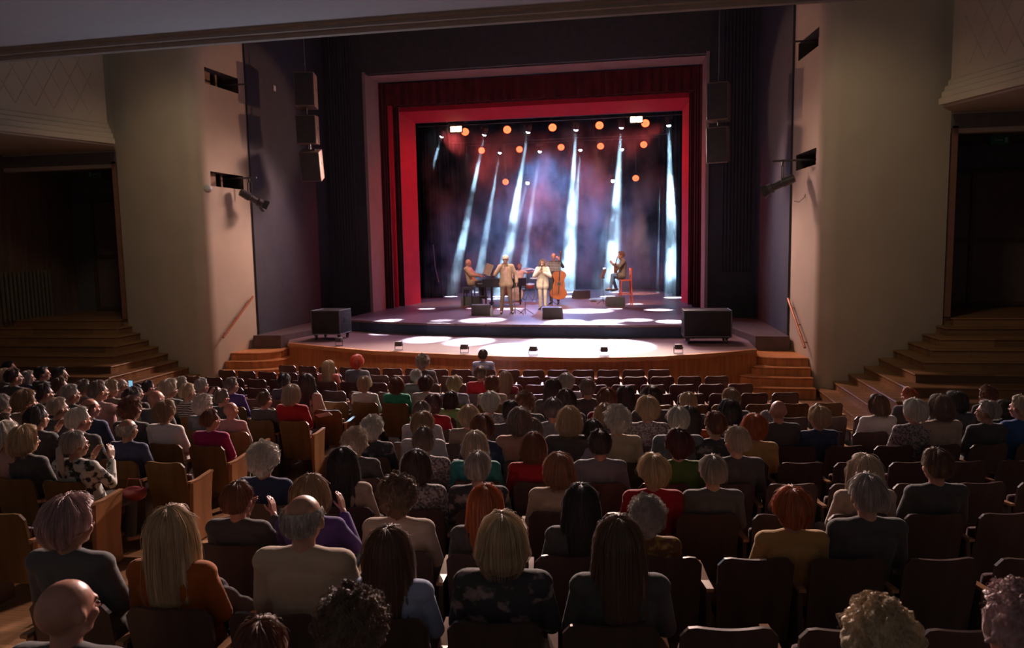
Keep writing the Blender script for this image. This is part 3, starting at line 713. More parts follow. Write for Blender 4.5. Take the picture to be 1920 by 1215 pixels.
GARM = {'black': 'jacket', 'dkgrey': 'jacket', 'navy': 'jacket', 'cream': 'shirt', 'ltblue': 'shirt', 'pink': 'shirt', 'purple': 'shirt'}
def build_person(F, loc, rz, scale, hstyle, hcol, top, skin, label, group=None, yaw=0.0, face=False, trouser='black', hseed=0, pitch=0.0, headpos=None, shoes=False, wide=(1, 1, 1), hk=1.0):
    p = bpy.data.objects.new('person', F['body']); COL.objects.link(p); set_slot(p, skin)
    p.location = loc; p.rotation_euler = (0, 0, rz); p.scale = (scale*wide[0], scale*wide[1], scale*wide[2])
    tag(p, label, 'person', group)
    t = bpy.data.objects.new(GARM.get(top, 'blouse'), F['top']); COL.objects.link(t); set_slot(t, topm(top)); t.parent = p
    r = bpy.data.objects.new('trousers', F['trousers']); COL.objects.link(r); set_slot(r, topm(trouser)); r.parent = p
    if shoes: s_ = bpy.data.objects.new('shoes', F['shoes']); COL.objects.link(s_); set_slot(s_, mat('shoe_black', (.04, .04, .04), .4, .5)); s_.parent = p
    hp = headpos if headpos is not None else HC
    if hstyle != 'bald':
        h = bpy.data.objects.new('hair', hair_mesh(hstyle, hseed)); COL.objects.link(h); set_slot(h, hairm(hcol)); h.parent = p
        h.location = hp; h.rotation_euler = (pitch, 0, -yaw); h.scale = (hk,)*3
    if face:
        for nm, me in (('eyes', EYES), ('mouth', MOUTH)):
            e = bpy.data.objects.new(nm, me); COL.objects.link(e); e.parent = p; e.location = hp; e.rotation_euler = (pitch, 0, -yaw); e.scale = (hk/1.01 if hk > 1 else 1,)*3
    return p

# ================================================================ seats
seatwood = mat('seat_veneer', (.085, .055, .05), .38, .45, var=.25, vscale=1.5, stretch=(8, 1, 1))
seatlit = mat('seat_veneer_lit', (.15, .085, .03), .38, .45, var=.25, vscale=1.5, stretch=(8, 1, 1))  # same veneer, with the golden light on the left-hand backs put into its colour
velvet = mat('seat_velvet', (.075, .018, .018), .8, .2, var=.15, vscale=8, sheen=.3)
armm = mat('armrest_wood', (.38, .20, .11), .25, .6, var=.1)
PAN = mat('end_panel_wood', (.36, .17, .07), .4, .4, var=.25, vscale=1.5, stretch=(7, 7, .8))
def seat_back(wd, th, z0, z1, inset, bow=.022):
    """curved shell with rounded upper corners"""
    bm = BM(); nx, nz = 12, 8; F_ = []; B_ = []
    for j in range(nz+1):
        t = j/nz; fr = []; bk = []
        for i in range(nx+1):
            u = i/nx*2-1; c = max(0, abs(u)-.72)/.28; zt = z1-.055*c*c-.006*cos(u*3.1)
            z = lerp(z0, zt, t); wdt = wd/2*(1-.05*(1-t)-.02*t); x = u*wdt; y = .10*(1-t)*.9+bow*u*u+inset
            fr.append(bm.verts.new((x, y+th, z))); bk.append(bm.verts.new((x, y, z)))
        F_.append(fr); B_.append(bk)
    for j in range(nz):
        for i in range(nx):
            bm.faces.new((F_[j][i], F_[j+1][i], F_[j+1][i+1], F_[j][i+1])); bm.faces.new((B_[j][i], B_[j][i+1], B_[j+1][i+1], B_[j+1][i]))
        for i in (0, nx):
            q = (F_[j][i], B_[j][i], B_[j+1][i], F_[j+1][i]); bm.faces.new(q if i == 0 else q[::-1])
    for i in range(nx):
        bm.faces.new((F_[0][i], F_[0][i+1], B_[0][i+1], B_[0][i])); bm.faces.new((F_[nz][i], B_[nz][i], B_[nz][i+1], F_[nz][i+1]))
    return bm
def tomesh(bm, name, m, smooth=True):
    me = bpy.data.meshes.new(name); bm.normal_update(); bm.to_mesh(me); bm.free(); me.materials.append(m)
    if smooth:
        me.polygons.foreach_set('use_smooth', [True]*len(me.polygons)); me.set_sharp_from_angle(angle=radians(38))
    return me
M_BACK = tomesh(seat_back(.475, .022, .26, .85, 0), 'backrest', seatwood)
M_PAD = tomesh(seat_back(.42, .030, .40, .80, .022), 'back_cushion', velvet)
b_ = BM(); box(b_, (0, .30, .43), (.44, .42, .085), None, .03); M_SEATD = tomesh(b_, 'seat', velvet)
b_ = BM(); box(b_, (0, .175, .50), (.44, .075, .38), Matrix.Rotation(radians(8), 3, 'X'), .03); M_SEATU = tomesh(b_, 'seat', velvet)
def arm_mesh():
    b = BM(); pts = [(0, .02, .655), (0, .16, .645), (0, .33, .665), (0, .40, .672)]
    for (a, c), w in zip(zip(pts, pts[1:]), (.03, .03, .03)):
        pass
    vs = []
    for (x, y, z), w in zip(pts, (.022, .026, .027, .024)): vs.append([b.verts.new((sx*w, y, z+dz)) for sx, dz in ((-1, -.022), (1, -.022), (1, 0), (-1, 0))])
    for r0, r1 in zip(vs, vs[1:]):
        for k in range(4): b.faces.new((r0[k], r0[(k+1) % 4], r1[(k+1) % 4], r1[k]))
    b.faces.new(vs[0][::-1]); b.faces.new(vs[-1]); bmesh.ops.recalc_face_normals(b, faces=b.faces[:])
    return b
M_ARM = tomesh(arm_mesh(), 'armrest', armm, False)
def panel_mesh(th):
    b = BM(); prof = [(.04, 0), (.34, 0), (.33, .30), (.385, .645), (.06, .63), (.03, .30)]
    l = [b.verts.new((-th/2, y, z)) for y, z in prof]; r = [b.verts.new((th/2, y, z)) for y, z in prof]
    b.faces.new(l[::-1]); b.faces.new(r)
    for k in range(6): b.faces.new((l[k], l[(k+1) % 6], r[(k+1) % 6], r[k]))
    bmesh.ops.recalc_face_normals(b, faces=b.faces[:]); return b
M_SIDE = tomesh(panel_mesh(.03), 'side_panel', seatwood, False); M_END = tomesh(panel_mesh(.045), 'end_panel', PAN, False)
RR = [15.08, 14.08, 13.1, 12.1, 11.1, 10.05, 9.05, 8.05, 7.1, 6.15, 5.15, 4.14, 3.13, 2.12]
RL = [15.0, 14.0, 13.0, 12.0, 11.0, 10.42, 9.5, 8.45, 7.45, 6.5, 5.55, 4.55, 3.55, 2.5]
ORD = ['front', 'second', 'third', 'fourth', 'fifth', 'sixth', 'seventh', 'eighth', 'ninth', 'tenth', 'eleventh', 'twelfth', 'thirteenth', 'fourteenth']
ROWEND = {0: (-5.3, 4.15), 1: (-5.95, 5.35), 2: (-6.5, 5.75), 3: (-7.0, 6.2), 4: (-9.4, 6.65)}
PEOPLE = [
(2,706,'bob','blond','dkgrey','lap',-30),
(12,691,'short','black','black','lap',-60),
(24,709,'short','dkbrown','black','lap',-30),
(49,710,'bob','grey','navy','lap',-20),
(78,702,'short','black','black','lap',-60),
(112,704,'short','black','black','lap',-70),
(112,725,'short','brown','dkgrey','lap',-30),
(157,729,'short','greybrown','taupe','lap',-20),
(133,741,'short','grey','black','lap',-20),
(185,735,'short','greybrown','pink','phone',-25),
(207,731,'puffy','blond','taupe','lap',-30),
(227,722,'rim','grey','pink','lap',-45),
(255,738,'short','dkbrown','black','lap',-20),
(278,728,'short','black','black','lap',-45),
(317,731,'puffy','greyblond','black','lap',-40),
(341,722,'short','greyblond','dkgrey','lap',-20),
(379,725,'short','grey','black','clap',-40),
(353,737,'short','blond','spiral','lap',-30),
(83,739,'short','dkbrown','black','lap',-50),
(48,755,'puffy','brownblond','taupe','lap',-30),
(110,767,'short','greyblond','dkgrey','lap',-30),
(71,785,'short','black','black','clap',-30),
(169,766,'rim','redbrown','navy','lap',-50),
(247,770,'curly','redbrown','black','lap',-35),
(293,749,'bald','brown','dkgrey','lap',-30),
(248,746,'short','dkbrown','cream','lap',-30),
(310,775,'puffy','brownblond','white','lap',-25),
(383,762,'curly','white','slate','lap',-25),
(150,789,'short','white','black','lap',-50),
(240,806,'rim','grey','navy','lap',-35),
(396,789,'short','redbrown','magenta','lap',-35),
(48,827,'bob','blond','black','lap',-60),
(142,835,'pony','grey','floral','clap',-45),
(2,764,'puffy','grey','dkgrey','lap',-30),
(6,797,'short','brown','taupe','lap',-50),
(8,822,'puffy','white','pink','lap',-30),
(435,724,'short','greybrown','purple','lap',-40),
(417,747,'short','greybrown','black','lap',-30),
(433,770,'bald','grey','pink','lap',-30),
(497,752,'short','brown','black','lap',-30),
(548,741,'bob','greyblond','red','lap',-15),
(534,716,'short','black','black','lap',-20),
(575,720,'long','black','beige','lap',-30),
(616,689,'long','blond','pinkred','lap',-30),
(670,681,'puffy','redbright','slate','lap',-10),
(684,723,'puffy','blond','white','lap',-10),
(496,866,'curly','white','navy','lap',-15),
(667,833,'curly','greyblond','black','lap',-10),
(643,873,'long','black','beige','lap',-10),
(793,681,'curly','greybrown','black','lap',0),
(906,667,'short','black','ltblue','lap',0),
(781,707,'short','grey','black','lap',0),
(799,722,'puffy','redblack','ltgrey','lap',0),
(744,724,'bob','redbrown','green','lap',-5),
(852,723,'puffy','blond','lilac','lap',0),
(901,702,'short','brown','red','lap',0),
(923,723,'puffy','redbrown','beige','lap',0),
(948,711,'long','brownblond','maroon','lap',0),
(845,751,'bob','black','ltgreen','lap',0),
(812,761,'puffy','redblack','red','lap',0),
(791,775,'short','greybrown','ltgrey','lap',0),
(919,757,'puffy','white','lace','lap',0),
(957,774,'short','black','black','lap',0),
(985,757,'curly','redbrown','black','lap',0),
(879,784,'puffy','blond','taupe','lap',0),
(699,806,'curly','white','floraldark','lap',0),
(904,805,'puffy','redbrown','navy','lap',0),
(975,792,'bob','greybrown','skin','lap',0),
(793,800,'puffy','brownblond','ltgrey','lap',0),
(796,830,'short','greybrown','lace','lap',0),
(891,838,'bob','greyblond','teal','lap',0),
(897,880,'short','grey','floraldark','lap',0),
(781,878,'bob','dkbrown','lace','lap',0),
(997,812,'puffy','greybrown','black','lap',0),
(1000,841,'bob','redbrown','red','lap',0),
(1037,731,'long','dkbrown','black','lap',0),
(1062,718,'puffy','grey','lilac','lap',0),
(1102,730,'short','greybrown','black','lap',0),
(1061,754,'puffy','dkbrown','black','lap',0),
(1037,770,'short','dkgrey','slate','lap',0),
(1067,791,'bob','blond','black','lap',0),
(1138,752,'puffy','redbrown','maroon','lap',0),
(1173,743,'long','black','yellow','lap',0),
(1133,781,'bob','brownblond','black','lap',0),
(1156,791,'curly','white','cream','lap',0),
(1213,770,'puffy','blond','lace','lap',0),
(1222,748,'puffy','dkbrown','black','lap',0),
(1290,757,'short','blond','black','lap',0),
(1292,785,'long','black','orange','lap',0),
(1271,790,'short','white','slate','lap',0),
(1340,799,'short','redbrown','floraldark','lap',10),
(1112,811,'short','black','lilac','lap',0),
(1125,835,'short','black','slate','lap',0),
(1271,837,'puffy','redblack','dkgreen','lap',0),
(1048,884,'bob','redblond','beige','lap',0),
(1224,888,'puffy','blond','red','lap',0),
(1336,887,'short','grey','dkgrey','lap',0),
(1370,750,'short','brownblond','black','lap',0),
(1367,774,'bob','black','black','lap',0),
(1438,790,'puffy','grey','maroon','lap',5),
(1459,771,'bald','brown','black','lap',10),
(1414,805,'puffy','ginger','ochre','lap',0),
(1380,830,'short','greyblond','black','lap',5),
(1534,786,'puffy','blond','navy','lap',15),
(1646,761,'bob','brown','white','lap',20),
(1703,744,'short','ginger','black','lap',30),
(1713,774,'puffy','white','lace','lap',25),
(1762,766,'bob','greybrown','beige','lap',25),
(1791,755,'bob','black','black','clap',30),
(1851,743,'curly','redbrown','black','lap',35),
(1851,774,'short','grey','black','lap',25),
(1884,770,'bob','black','black','lap',25),
(1914,766,'short','greyblond','blue','lap',35),
(1621,887,'long','greyblond','beige','lap',10),
(1625,932,'short','grey','black','lap',0),
(1755,876,'short','brown','black','lap',15),
(132,985,'puffy','pinkgrey','dkgrey','lap',-35),
(322,1003,'long','blond','rust','lap',-15),
(447,940,'short','redbrown','black','clap',-25),
(582,932,'bob','brownblond','purple','clap',-10),
(570,975,'rim','grey','cream','lap',-15),
(747,935,'curly','brown','beige','lap',-5),
(728,1040,'long','brown','ltblue','lap',0),
(911,950,'long','ginger','black','lap',0),
(942,1018,'bob','blond','floraldark','lap',0),
(1090,950,'long','black','black','lap',0),
(1161,1025,'long','brown','black','lap',0),
(1212,972,'curly','grey','ochreprint','lap',5),
(1484,958,'puffy','ginger','ochre','lap',5),
(126,1145,'bald','brown','dkgrey','lap',-25),
(662,1185,'curly','brown','black','lap',0),
(491,1225,'short','redbrown','black','lap',0),
(1646,1210,'curly','blond','black','lap',0),
(1912,1185,'curly','pinkgrey','black','lap',0),
]
# place every person: the row whose seated head height fits the sight line best
FORCE = {38: ('L', 7), 39: ('L', 6), 45: ('R', 4), 120: ('R', 12), 127: ('R', 11)}
cands = []
for i, (px, py, st, hc, tp, ps, jy) in enumerate(PEOPLE):
    cc = []
    for blk, rows in (('R', RR), ('L', RL)):
        for k, Yc in enumerate(rows):
            Y = Yc
            for _ in range(3):
                q = at_y(px, py, Y+.18); X = q.x; Y = Yc+X*X/60
            h = q.z-zfl(Y)
            if blk == 'L' and (X > -1.2 or k < 5): continue
            if blk == 'R' and k >= 5 and X < -.3: continue
            if FORCE.get(i) and FORCE[i] != (blk, k): continue
            cc.append((abs(h-1.165), blk, k, X, Y, q.z, h))
    cc.sort(); cands.append((i, cc))
placed = []
for i, cc in sorted(cands, key=lambda c: c[1][0][0]):     # best fits first; a crowded row pushes a person to the next best one
    def cost(c):
        near = min([abs(c[3]-p[3]) for p in placed if p[1] == c[1] and p[2] == c[2]] or [9])
        return c[0]+max(0, .44-near)*.9
    c = min(cc, key=cost) if i not in FORCE else cc[0]
    placed.append([i]+list(c[1:]))
placed.sort(key=lambda p: p[0])
# seats: a grid per row, phase fitted to the people who sit in it, empties left where nobody sits
def ang(X, Y): return X/30.0
seats = []
for blk, rows in (('R', RR), ('L', RL)):
    for k, Yc in enumerate(rows):
        if blk == 'L' and k < 5: continue
        pitch = .53 if k < 5 else .56
        occ = sorted([p for p in placed if p[1] == blk and p[2] == k], key=lambda p: p[3])
        if k < 5: lo, hi = ROWEND[k]; ph = 3.87 if k == 0 else (4.43 if k == 1 else None)
        elif blk == 'R': lo, hi, ph = .10, (6.9 if k in (5,) else 8.4), None
        else: lo, hi, ph = -9.6, -1.12, None
        if ph is None and occ:
            ph = atan2(sum(sin(2*pi*p[3]/pitch) for p in occ), sum(cos(2*pi*p[3]/pitch) for p in occ))*pitch/(2*pi)
        if ph is None: ph = .2
        n0 = math.ceil((lo+.2-ph)/pitch); n1 = math.floor((hi-.2-ph)/pitch)
        for n in range(n0, n1+1):
            X = ph+n*pitch; seats.append([blk, k, X, Yc+X*X/60, n-n0, n == n0, n == n1, n1-n, pitch])
for p in placed: print('PL', p[0], p[1], p[2], 'X %.2f h %.2f' % (p[3], p[6]))
for p in placed:      # nearest free seat
    c = sorted([s for s in seats if s[0] == p[1] and s[1] == p[2]], key=lambda s: abs(s[2]-p[3]))
    for s in c[:2]:
        if len(s) == 9: s.append(p[0]); p.append(s); break
def onscreen(X, Y, z):
    a = proj((X, Y, z+.85)); b = proj((X, Y, z+.3))
    return a[2] > .3 and -45 < a[0] < W+45 and a[1] < H+20
vis = [s for s in seats if onscreen(s[2], s[3], zfl(s[3]))]
vis.sort(key=lambda s: proj((s[2], s[3], zfl(s[3])+.8))[2])
print('SEATS', len(seats), 'visible', len(vis))
SEATS_USED = vis[:300]
for s in SEATS_USED:
    blk, k, X, Y, idx, first, last, ridx, pitch = s[:9]; occ = len(s) > 9; z = zfl(Y)
    if k < 5: sidew = 'from the left end'; n = idx
    elif blk == 'R': sidew = 'right of the aisle'; n = idx
    else: sidew = 'left of the aisle'; n = ridx
    lab = '%s dark red seat, %s row, number %s %s' % ('occupied' if occ else 'empty', ORD[k], ('one two three four five six seven eight nine ten eleven twelve thirteen fourteen fifteen sixteen seventeen eighteen nineteen twenty'.split()+['twenty-one', 'twenty-two', 'twenty-three', 'twenty-four', 'twenty-five', 'twenty-six', 'twenty-seven', 'twenty-eight', 'twenty-nine', 'thirty', 'thirty-one', 'thirty-two'])[n], sidew)
    e = thing('theatre_seat', lab, 'seat', (X, Y, z), ang(X, Y), 'rows of folding theatre seats')
    aisle = (blk == 'L' and last) or (blk == 'R' and k >= 5 and first)
    for nm, me in (('backrest', M_BACK), ('back_cushion', M_PAD), ('seat', M_SEATD if occ else M_SEATU)):
        o = bpy.data.objects.new(nm, me); COL.objects.link(o); o.parent = e
        if nm == 'backrest' and (blk == 'L' or (k == 4)): o.material_slots[0].link = 'OBJECT'; o.material_slots[0].material = seatlit
    ends = [-1]+([1] if last else [])
    for sd in ends:
        o = bpy.data.objects.new('armrest', M_ARM); COL.objects.link(o); o.parent = e; o.location = (sd*pitch/2, 0, 0)
        me = M_END if ((sd == 1 and last) or (sd == -1 and first)) else M_SIDE
        o = bpy.data.objects.new('end_panel' if me is M_END else 'side_panel', me); COL.objects.link(o); o.parent = e; o.location = (sd*pitch/2, 0, 0)
# ================================================================ audience
FIG = {}
def fig_for(arm, ry):
    if (arm, ry) not in FIG: FIG[(arm, ry)] = figure(seated(arm), 'seated', 1.0, radians(ry), vox=.010 if arm == 'lap' else .0085)
    return FIG[(arm, ry)]
SN = {'short': 'short %s hair', 'rim': 'thinning %s hair', 'bald': 'bald head', 'puffy': 'full short %s hair', 'bob': 'a %s bob', 'long': 'long %s hair', 'curly': 'curly %s hair', 'pony': '%s ponytail'}
rnd = random.Random(5); labels = {}
info = []
for p in placed:
    i, blk, k, X, Y, hz, h = p[:7]; px, py, st, hc, tp, ps, jy = PEOPLE[i]
    look = atan2(-.3-X, 24-Y)              # towards the singers
    body = -ang(X, Y)
    extra = radians(jy*.25)*-1 if X < 0 else radians(-jy*.3)
    rel = math.degrees(look-body+extra+radians(rnd.uniform(-7, 7)))
    ry = max(-36, min(36, round(rel/18)*18))
    F = fig_for(ps if ps in ('lap', 'clap', 'phone') else 'lap', ry)
    sc = h/HC.z if abs(h-1.2) < .25 else 1.0
    hairn = SN[st] % HNAME[hc] if '%' in SN[st] else SN[st]
    act = {'lap': '', 'clap': ' clapping', 'phone': ' holding phone'}[ps]
    lab = 'person with %s, %s top%s, %s row' % (hairn.replace('a ', '', 1) if hairn.startswith('a ') else hairn, TNAME[tp], act, ORD[k])
    if k >= 5: lab += (' right' if blk == 'R' else ' left')+' of aisle'
    labels.setdefault(lab, []).append(len(info)); info.append([lab, F, (X, Y+.17-.0, hz-HC.z*sc), body, sc, st, hc, tp, ry, ps, p])
for lab, ids in labels.items():
    if len(ids) > 1:
        for n, ii in enumerate(sorted(ids, key=lambda q: info[q][2][0])):
            info[ii][0] = lab+(', leftmost one', ', next one right', ', third one', ', fourth one')[n]
for q in info:
    if len(q[0].split()) > 16: q[0] = q[0].replace('full short ', 'full ').replace('second from left', 'second'); print('LONG', q[0])
for lab, F, loc, body, sc, st, hc, tp, ry, ps, p in info:
    # head sits exactly on the sight line; hips go to the seat
    c, s_ = cos(-body), sin(-body)
    lx, ly = HC.x*sc, HC.y*sc
    hx, hy = c*lx-s_*ly, s_*lx+c*ly
    loc = (p[3]-hx, p[4]+.18-hy, loc[2])
    build_person(F, loc, -body, sc, st, hc, tp, SK[(p[0]*7) % 3 if st != 'bald' else 1], lab, 'audience seated in the rows', yaw=radians(ry), face=True, hseed=p[0] % 3, wide=(1.08, 1.05, 1.0), hk=HK*1.02)
    if ps == 'phone':
        M = Matrix.Translation(Vector(loc)) @ Matrix.Rotation(-body, 4, 'Z') @ Matrix.Scale(sc, 4)
        e = thing('phone', 'raised phone with a glowing screen held by a person in a pale pink shirt', 'phone'); e.matrix_world = M
        b_ = BM(); box(b_, (.20, .325, 1.235), (.078, .009, .155), None, .003); obj('phone_body', b_, mat('phone_black', (.03, .03, .03), .3), e)
        b_ = BM(); box(b_, (.20, .3195, 1.235), (.068, .002, .14)); obj('screen', b_, mat('phone_screen', (.02, .03, .05), .2, emit=(.25, .55, .75), estr=.9, var=.1), e)

# small things in the audience
P = at_y(607, 778, 9.95); b = BM(); box(b, (0, 0, 0), (.21, .006, .15), Matrix.Rotation(radians(62), 3, 'X') @ Matrix.Rotation(radians(12), 3, 'Z')); box(b, (0.004, .0, .006), (.20, .004, .14), Matrix.Rotation(radians(62), 3, 'X') @ Matrix.Rotation(radians(14), 3, 'Z'))
o = tag(obj('programme', b, mat('paper_white', (.6, .6, .58), .8), None, False), 'white programme sheet held beside the person with ash blond bob in red', 'programme'); o.location = P
P = at_y(253, 925, 6.15); b = BM(); ellipsoid(b, (0, 0, 0), (.17, .10, .10)); box(b, (0, 0, .02), (.28, .16, .12), None, .04)
e = thing('handbag', 'dark red leather handbag on the lap of the ponytailed person in floral blouse', 'handbag', tuple(P)); e.scale = (.72, .72, .72); obj('bag_body', b, mat('bag_leather', (.22, .03, .035), .4, .5), e)
b = BM(); tube(b, [(-.12, 0, .08), (-.08, 0, .20), (.08, 0, .20), (.12, 0, .08)], .009, 6); obj('bag_strap', b, mat('bag_leather', (.22, .03, .035)), e)
P = at_y(440, 1135, 3.55); b = BM(); 
for k in range(6): ellipsoid(b, (.05*sin(k*2.2)+(k-2.5)*.055, .04*cos(k*1.7), -.03*k+.03), (.085, .07, .11))
o = tag(mobj('draped_jacket', remesh(b, .012, 3), mat('jacket_dark', (.07, .06, .065), .8, .3, bump=.8, bscale=25)), 'dark jacket bundled over the armrest beside the person in rust orange', 'jacket'); o.location = P

# ================================================================ things on the stage
SZ = 1.3
metal = mat('black_metal', (.05, .05, .055), .4, .5)
chrome = mat('chrome', (.5, .5, .52), .25, .5, 1.0)
casem = mat('case_black', (.03, .03, .034), .5, .4)
def sx(px, py, Y): return at_y(px, py, Y).x
def PB(fn):   # build a bmesh with a function
    b = BM(); fn(b); return b
# rolling sub-bass cases
for nm, lab, cx_, cy_, w_, d_, rz in (('rolling_case', 'dark rolling speaker case at the left end of the stage apron, light blue lit side', -5.12, 19.25, .84, .82, 0.0),
                                  ('rolling_case', 'wide black rolling speaker case at the right end of the stage apron', 5.16, 18.75, 1.16, .8, 0.0)):
    e = thing(nm, lab, 'case', (cx_, cy_, .95), rz)
    b = BM(); box(b, (0, 0, .50), (w_, d_, .66), None, .015); obj('case_body', b, mat('case_dark', (.018, .018, .022), .6, .25), e)
    b = BM()
    for x in (-1, 1):
        for y in (-1, 1): tube(b, [(x*w_/2*.985, y*d_/2*.985, .18), (x*w_/2*.985, y*d_/2*.985, .83)], .016, 6)
    for z in (.18, .83):
        for y in (-1, 1): tube(b, [(-w_/2, y*d_/2*.985, z), (w_/2, y*d_/2*.985, z)], .014, 6)
        for x in (-1, 1): tube(b, [(x*w_/2*.985, -d_/2, z), (x*w_/2*.985, d_/2, z)], .014, 6)
    obj('corner_trim', b, mat('case_trim', (.10, .10, .11), .4, .5), e)
    b = BM(); sd = 1 if cx_ < 0 else -1; box(b, (sd*w_/2, 0, .56), (.014, .30, .13), None, .01); obj('handle_recess', b, mat('recess', (.012, .012, .014), .6), e)
    for x in (-1, 1):
        for y in (-1, 1):
            b = BM(); lathe(b, [(.001, -.022), (.055, -.022), (.062, -.01), (.062, .01), (.055, .022), (.001, .022)], 14, Matrix.Translation((x*w_*.40, y*d_*.38, .062)) @ Matrix.Rotation(pi/2, 4, 'Y'))
            box(b, (x*w_*.40, y*d_*.38, .135), (.09, .09, .02)); box(b, (x*w_*.40-.03, y*d_*.38, .10), (.008, .04, .07)); box(b, (x*w_*.40+.03, y*d_*.38, .10), (.008, .04, .07))
            obj('caster', b, metal, e)
# footlights along the apron
for i, (px, py) in enumerate(((636, 648.5), (748, 656.5), (871, 662.5), (1000, 666.5), (1133, 668), (1272, 663))):
    P = at_z(px, py, .952); e = thing('footlight', 'small black footlight on the apron edge, %s from the left' % ('first', 'second', 'third', 'fourth', 'fifth', 'sixth')[i], 'lamp', tuple(P), 0, 'footlights on the apron')
    b = BM(); box(b, (0, 0, .16), (.17, .13, .12), None, .02); box(b, (0, .07, .16), (.13, .02, .09)); obj('lamp_housing', b, metal, e)
    b = BM(); tube(b, [(-.10, 0, .16), (-.10, 0, .012), (.10, 0, .012), (.10, 0, .16)], .011, 6); obj('yoke', b, metal, e)
# hung loudspeakers
def cabinet(nm, lab, c, w_, h_, d_, tilt, yaw_, group):
    e = thing(nm, lab, 'loudspeaker', c, yaw_, group)
    R = Matrix.Rotation(tilt, 3, 'X')
    b = BM(); box(b, (0, 0, 0), (w_, d_, h_), R, .02); obj('cabinet', b, mat('cabinet_grey', (.24, .17, .14), .55, .3), e)
    b = BM(); box(b, R @ Vector((0, -d_/2-.012, 0)), (w_*.94, .02, h_*.94), R, .008); obj('grille', b, mat('grille_black', (.05, .05, .05), .8), e)
    b = BM(); 
    for s in (-1, 1):
        box(b, R @ Vector((s*w_/2, .05, h_*.06)), (.012, .05, .10), R); 
    obj('handle', b, metal, e)
    b = BM(); tube(b, [R @ Vector((0, .0, h_/2)), R @ Vector((0, 0, h_/2))+Vector((0, 0, .22))], .018, 6); box(b, R @ Vector((0, 0, h_/2+.02)), (w_*.5, .06, .03), R); obj('hanging_bracket', b, metal, e)
    return e
LS = [('left', -5.92, [(8.02, .95, 0.0, 'topmost'), (6.92, .80, radians(5), 'middle'), (5.92, .84, radians(17), 'lowest')]), ('right', 5.55, [(7.12, .96, radians(2), 'upper'), (6.03, .92, radians(8), 'lower')])]
for side, X, arr in LS:
    for z, h_, tl, nm in arr:
        Y = 20.0
        cabinet('hanging_loudspeaker', '%s black loudspeaker hanging at the %s of the stage opening' % (nm, side), (X+(.08 if nm == 'lowest' else 0), Y, z), .56 if side == 'left' else .54, h_, .55, tl, radians(14 if side == 'left' else -14), 'loudspeakers hung beside the stage')
    b = BM(); tube(b, [(X, 20, 6.05), (X, 20, 11.2)], .012, 5); tag(obj('suspension_cable', b, mat('cable_grey', (.16, .16, .16))), 'thin cable holding the %s loudspeaker stack' % side, 'cable')
# slot bars and the spotlights on them
def hall_spot(P, side, aim):
    e = thing('hall_spotlight', 'black theatre spotlight hanging from the bar of the lower slot in the %s cream wall' % side, 'spotlight', tuple(P))
    d = Vector(aim).normalized(); s = -1 if side == 'left' else 1
    c = Vector((0, 0, -.52))
    b = BM(); tube(b, [c-d*.30, c-d*.28, c-d*.02, c+d*.0, c+d*.22, c+d*.23, c+d*.34], [.05, .10, .115, .09, .085, .12, .12], 12); obj('lamp_body', b, metal, e)
    b = BM(); ax = Vector((0, 1, 0)).cross(d).normalized() if abs(d.y) < .8 else Vector((1, 0, 0)); ax = d.cross(Vector((0, 0, 1))).normalized()
    tube(b, [c+ax*.16, Vector((0, 0, -.14))+ax*.16, Vector((0, 0, -.08)), Vector((0, 0, -.14))-ax*.16, c-ax*.16], .014, 6); tube(b, [(0, 0, -.10), (0, 0, .02)], .03, 8); obj('yoke', b, metal, e)
    b = BM()
    for k in range(4):
        a = k*pi/2; u = ax*cos(a)+d.cross(ax)*sin(a); v = d.cross(u); q = c+d*.35+u*.11
        vs = [b.verts.new(q+v*.10), b.verts.new(q-v*.10), b.verts.new(q-v*.12+d*.13+u*.05), b.verts.new(q+v*.12+d*.13+u*.05)]; f = b.faces.new(vs)
    r_ = bmesh.ops.solidify(b, geom=b.faces[:], thickness=.006); obj('barn_door', b, metal, e, False)
    return e
for side, a, b2, c, Y0, Y1 in (('left', (412, 331), (481, 333), None, 18.3, 18.3), ('right', (1540, 302), (1448, 302), None, 18.0, 18.0)):
    P0 = at_y(*a, Y0); P1 = at_y(*b2, Y1); P0.x = -7.7 if side == 'left' else 7.7; P0.z = P1.z
    b = BM(); tube(b, [P0, P1], .025, 8); tag(obj('light_bar', b, metal), 'black bar sticking out of the lower slot in the %s cream wall' % side, 'bar')
    hx = at_y(467 if side == 'left' else 1467, 335, Y1).x
    hall_spot(Vector((hx, Y1, P1.z)), side, (.55, .6, -.45) if side == 'left' else (-.8, .25, -.35))
for side, a, Y in (('left', (471, 157), 18.3), ('right', (1488, 78), 18.3)):
    P1 = at_y(*a, Y); b = BM(); tube(b, [(-7.7 if side == 'left' else 7.7, Y, P1.z), P1], .022, 8); tag(obj('light_bar', b, metal), 'black bar sticking out of the upper slot in the %s cream wall' % side, 'bar')
P = at_y(390, 354, 17.0); b = BM(); ellipsoid(b, P, (.10, .10, .10)); tube(b, [P, P+Vector((-.12, .12, .02))], .02, 6)
tag(obj('globe_lamp', b, mat('opal_glass', (.6, .6, .62), .3, .4)), 'small white globe lamp below the lower slot in the left cream wall', 'lamp')
P = at_y(491, 167, 20.5); b = BM(); box(b, (-7.14, P.y, P.z), (.03, .14, .16), None, .01); b2_ = P
tag(obj('wall_label', b, mat('label_white', (.62, .6, .72), .6)), 'tiny white plate on the black wall left of the stage', 'plate')
# cable loop on the right wall
b = BM(); tube(b, [at_y(*q, 17.9) for q in ((1519, 325), (1516, 345), (1508, 370), (1498, 379), (1489, 377))], .008, 5); tag(obj('loose_cable', b, mat('cable_brown', (.2, .15, .13))), 'thin cable looping below the lower slot in the right cream wall', 'cable')

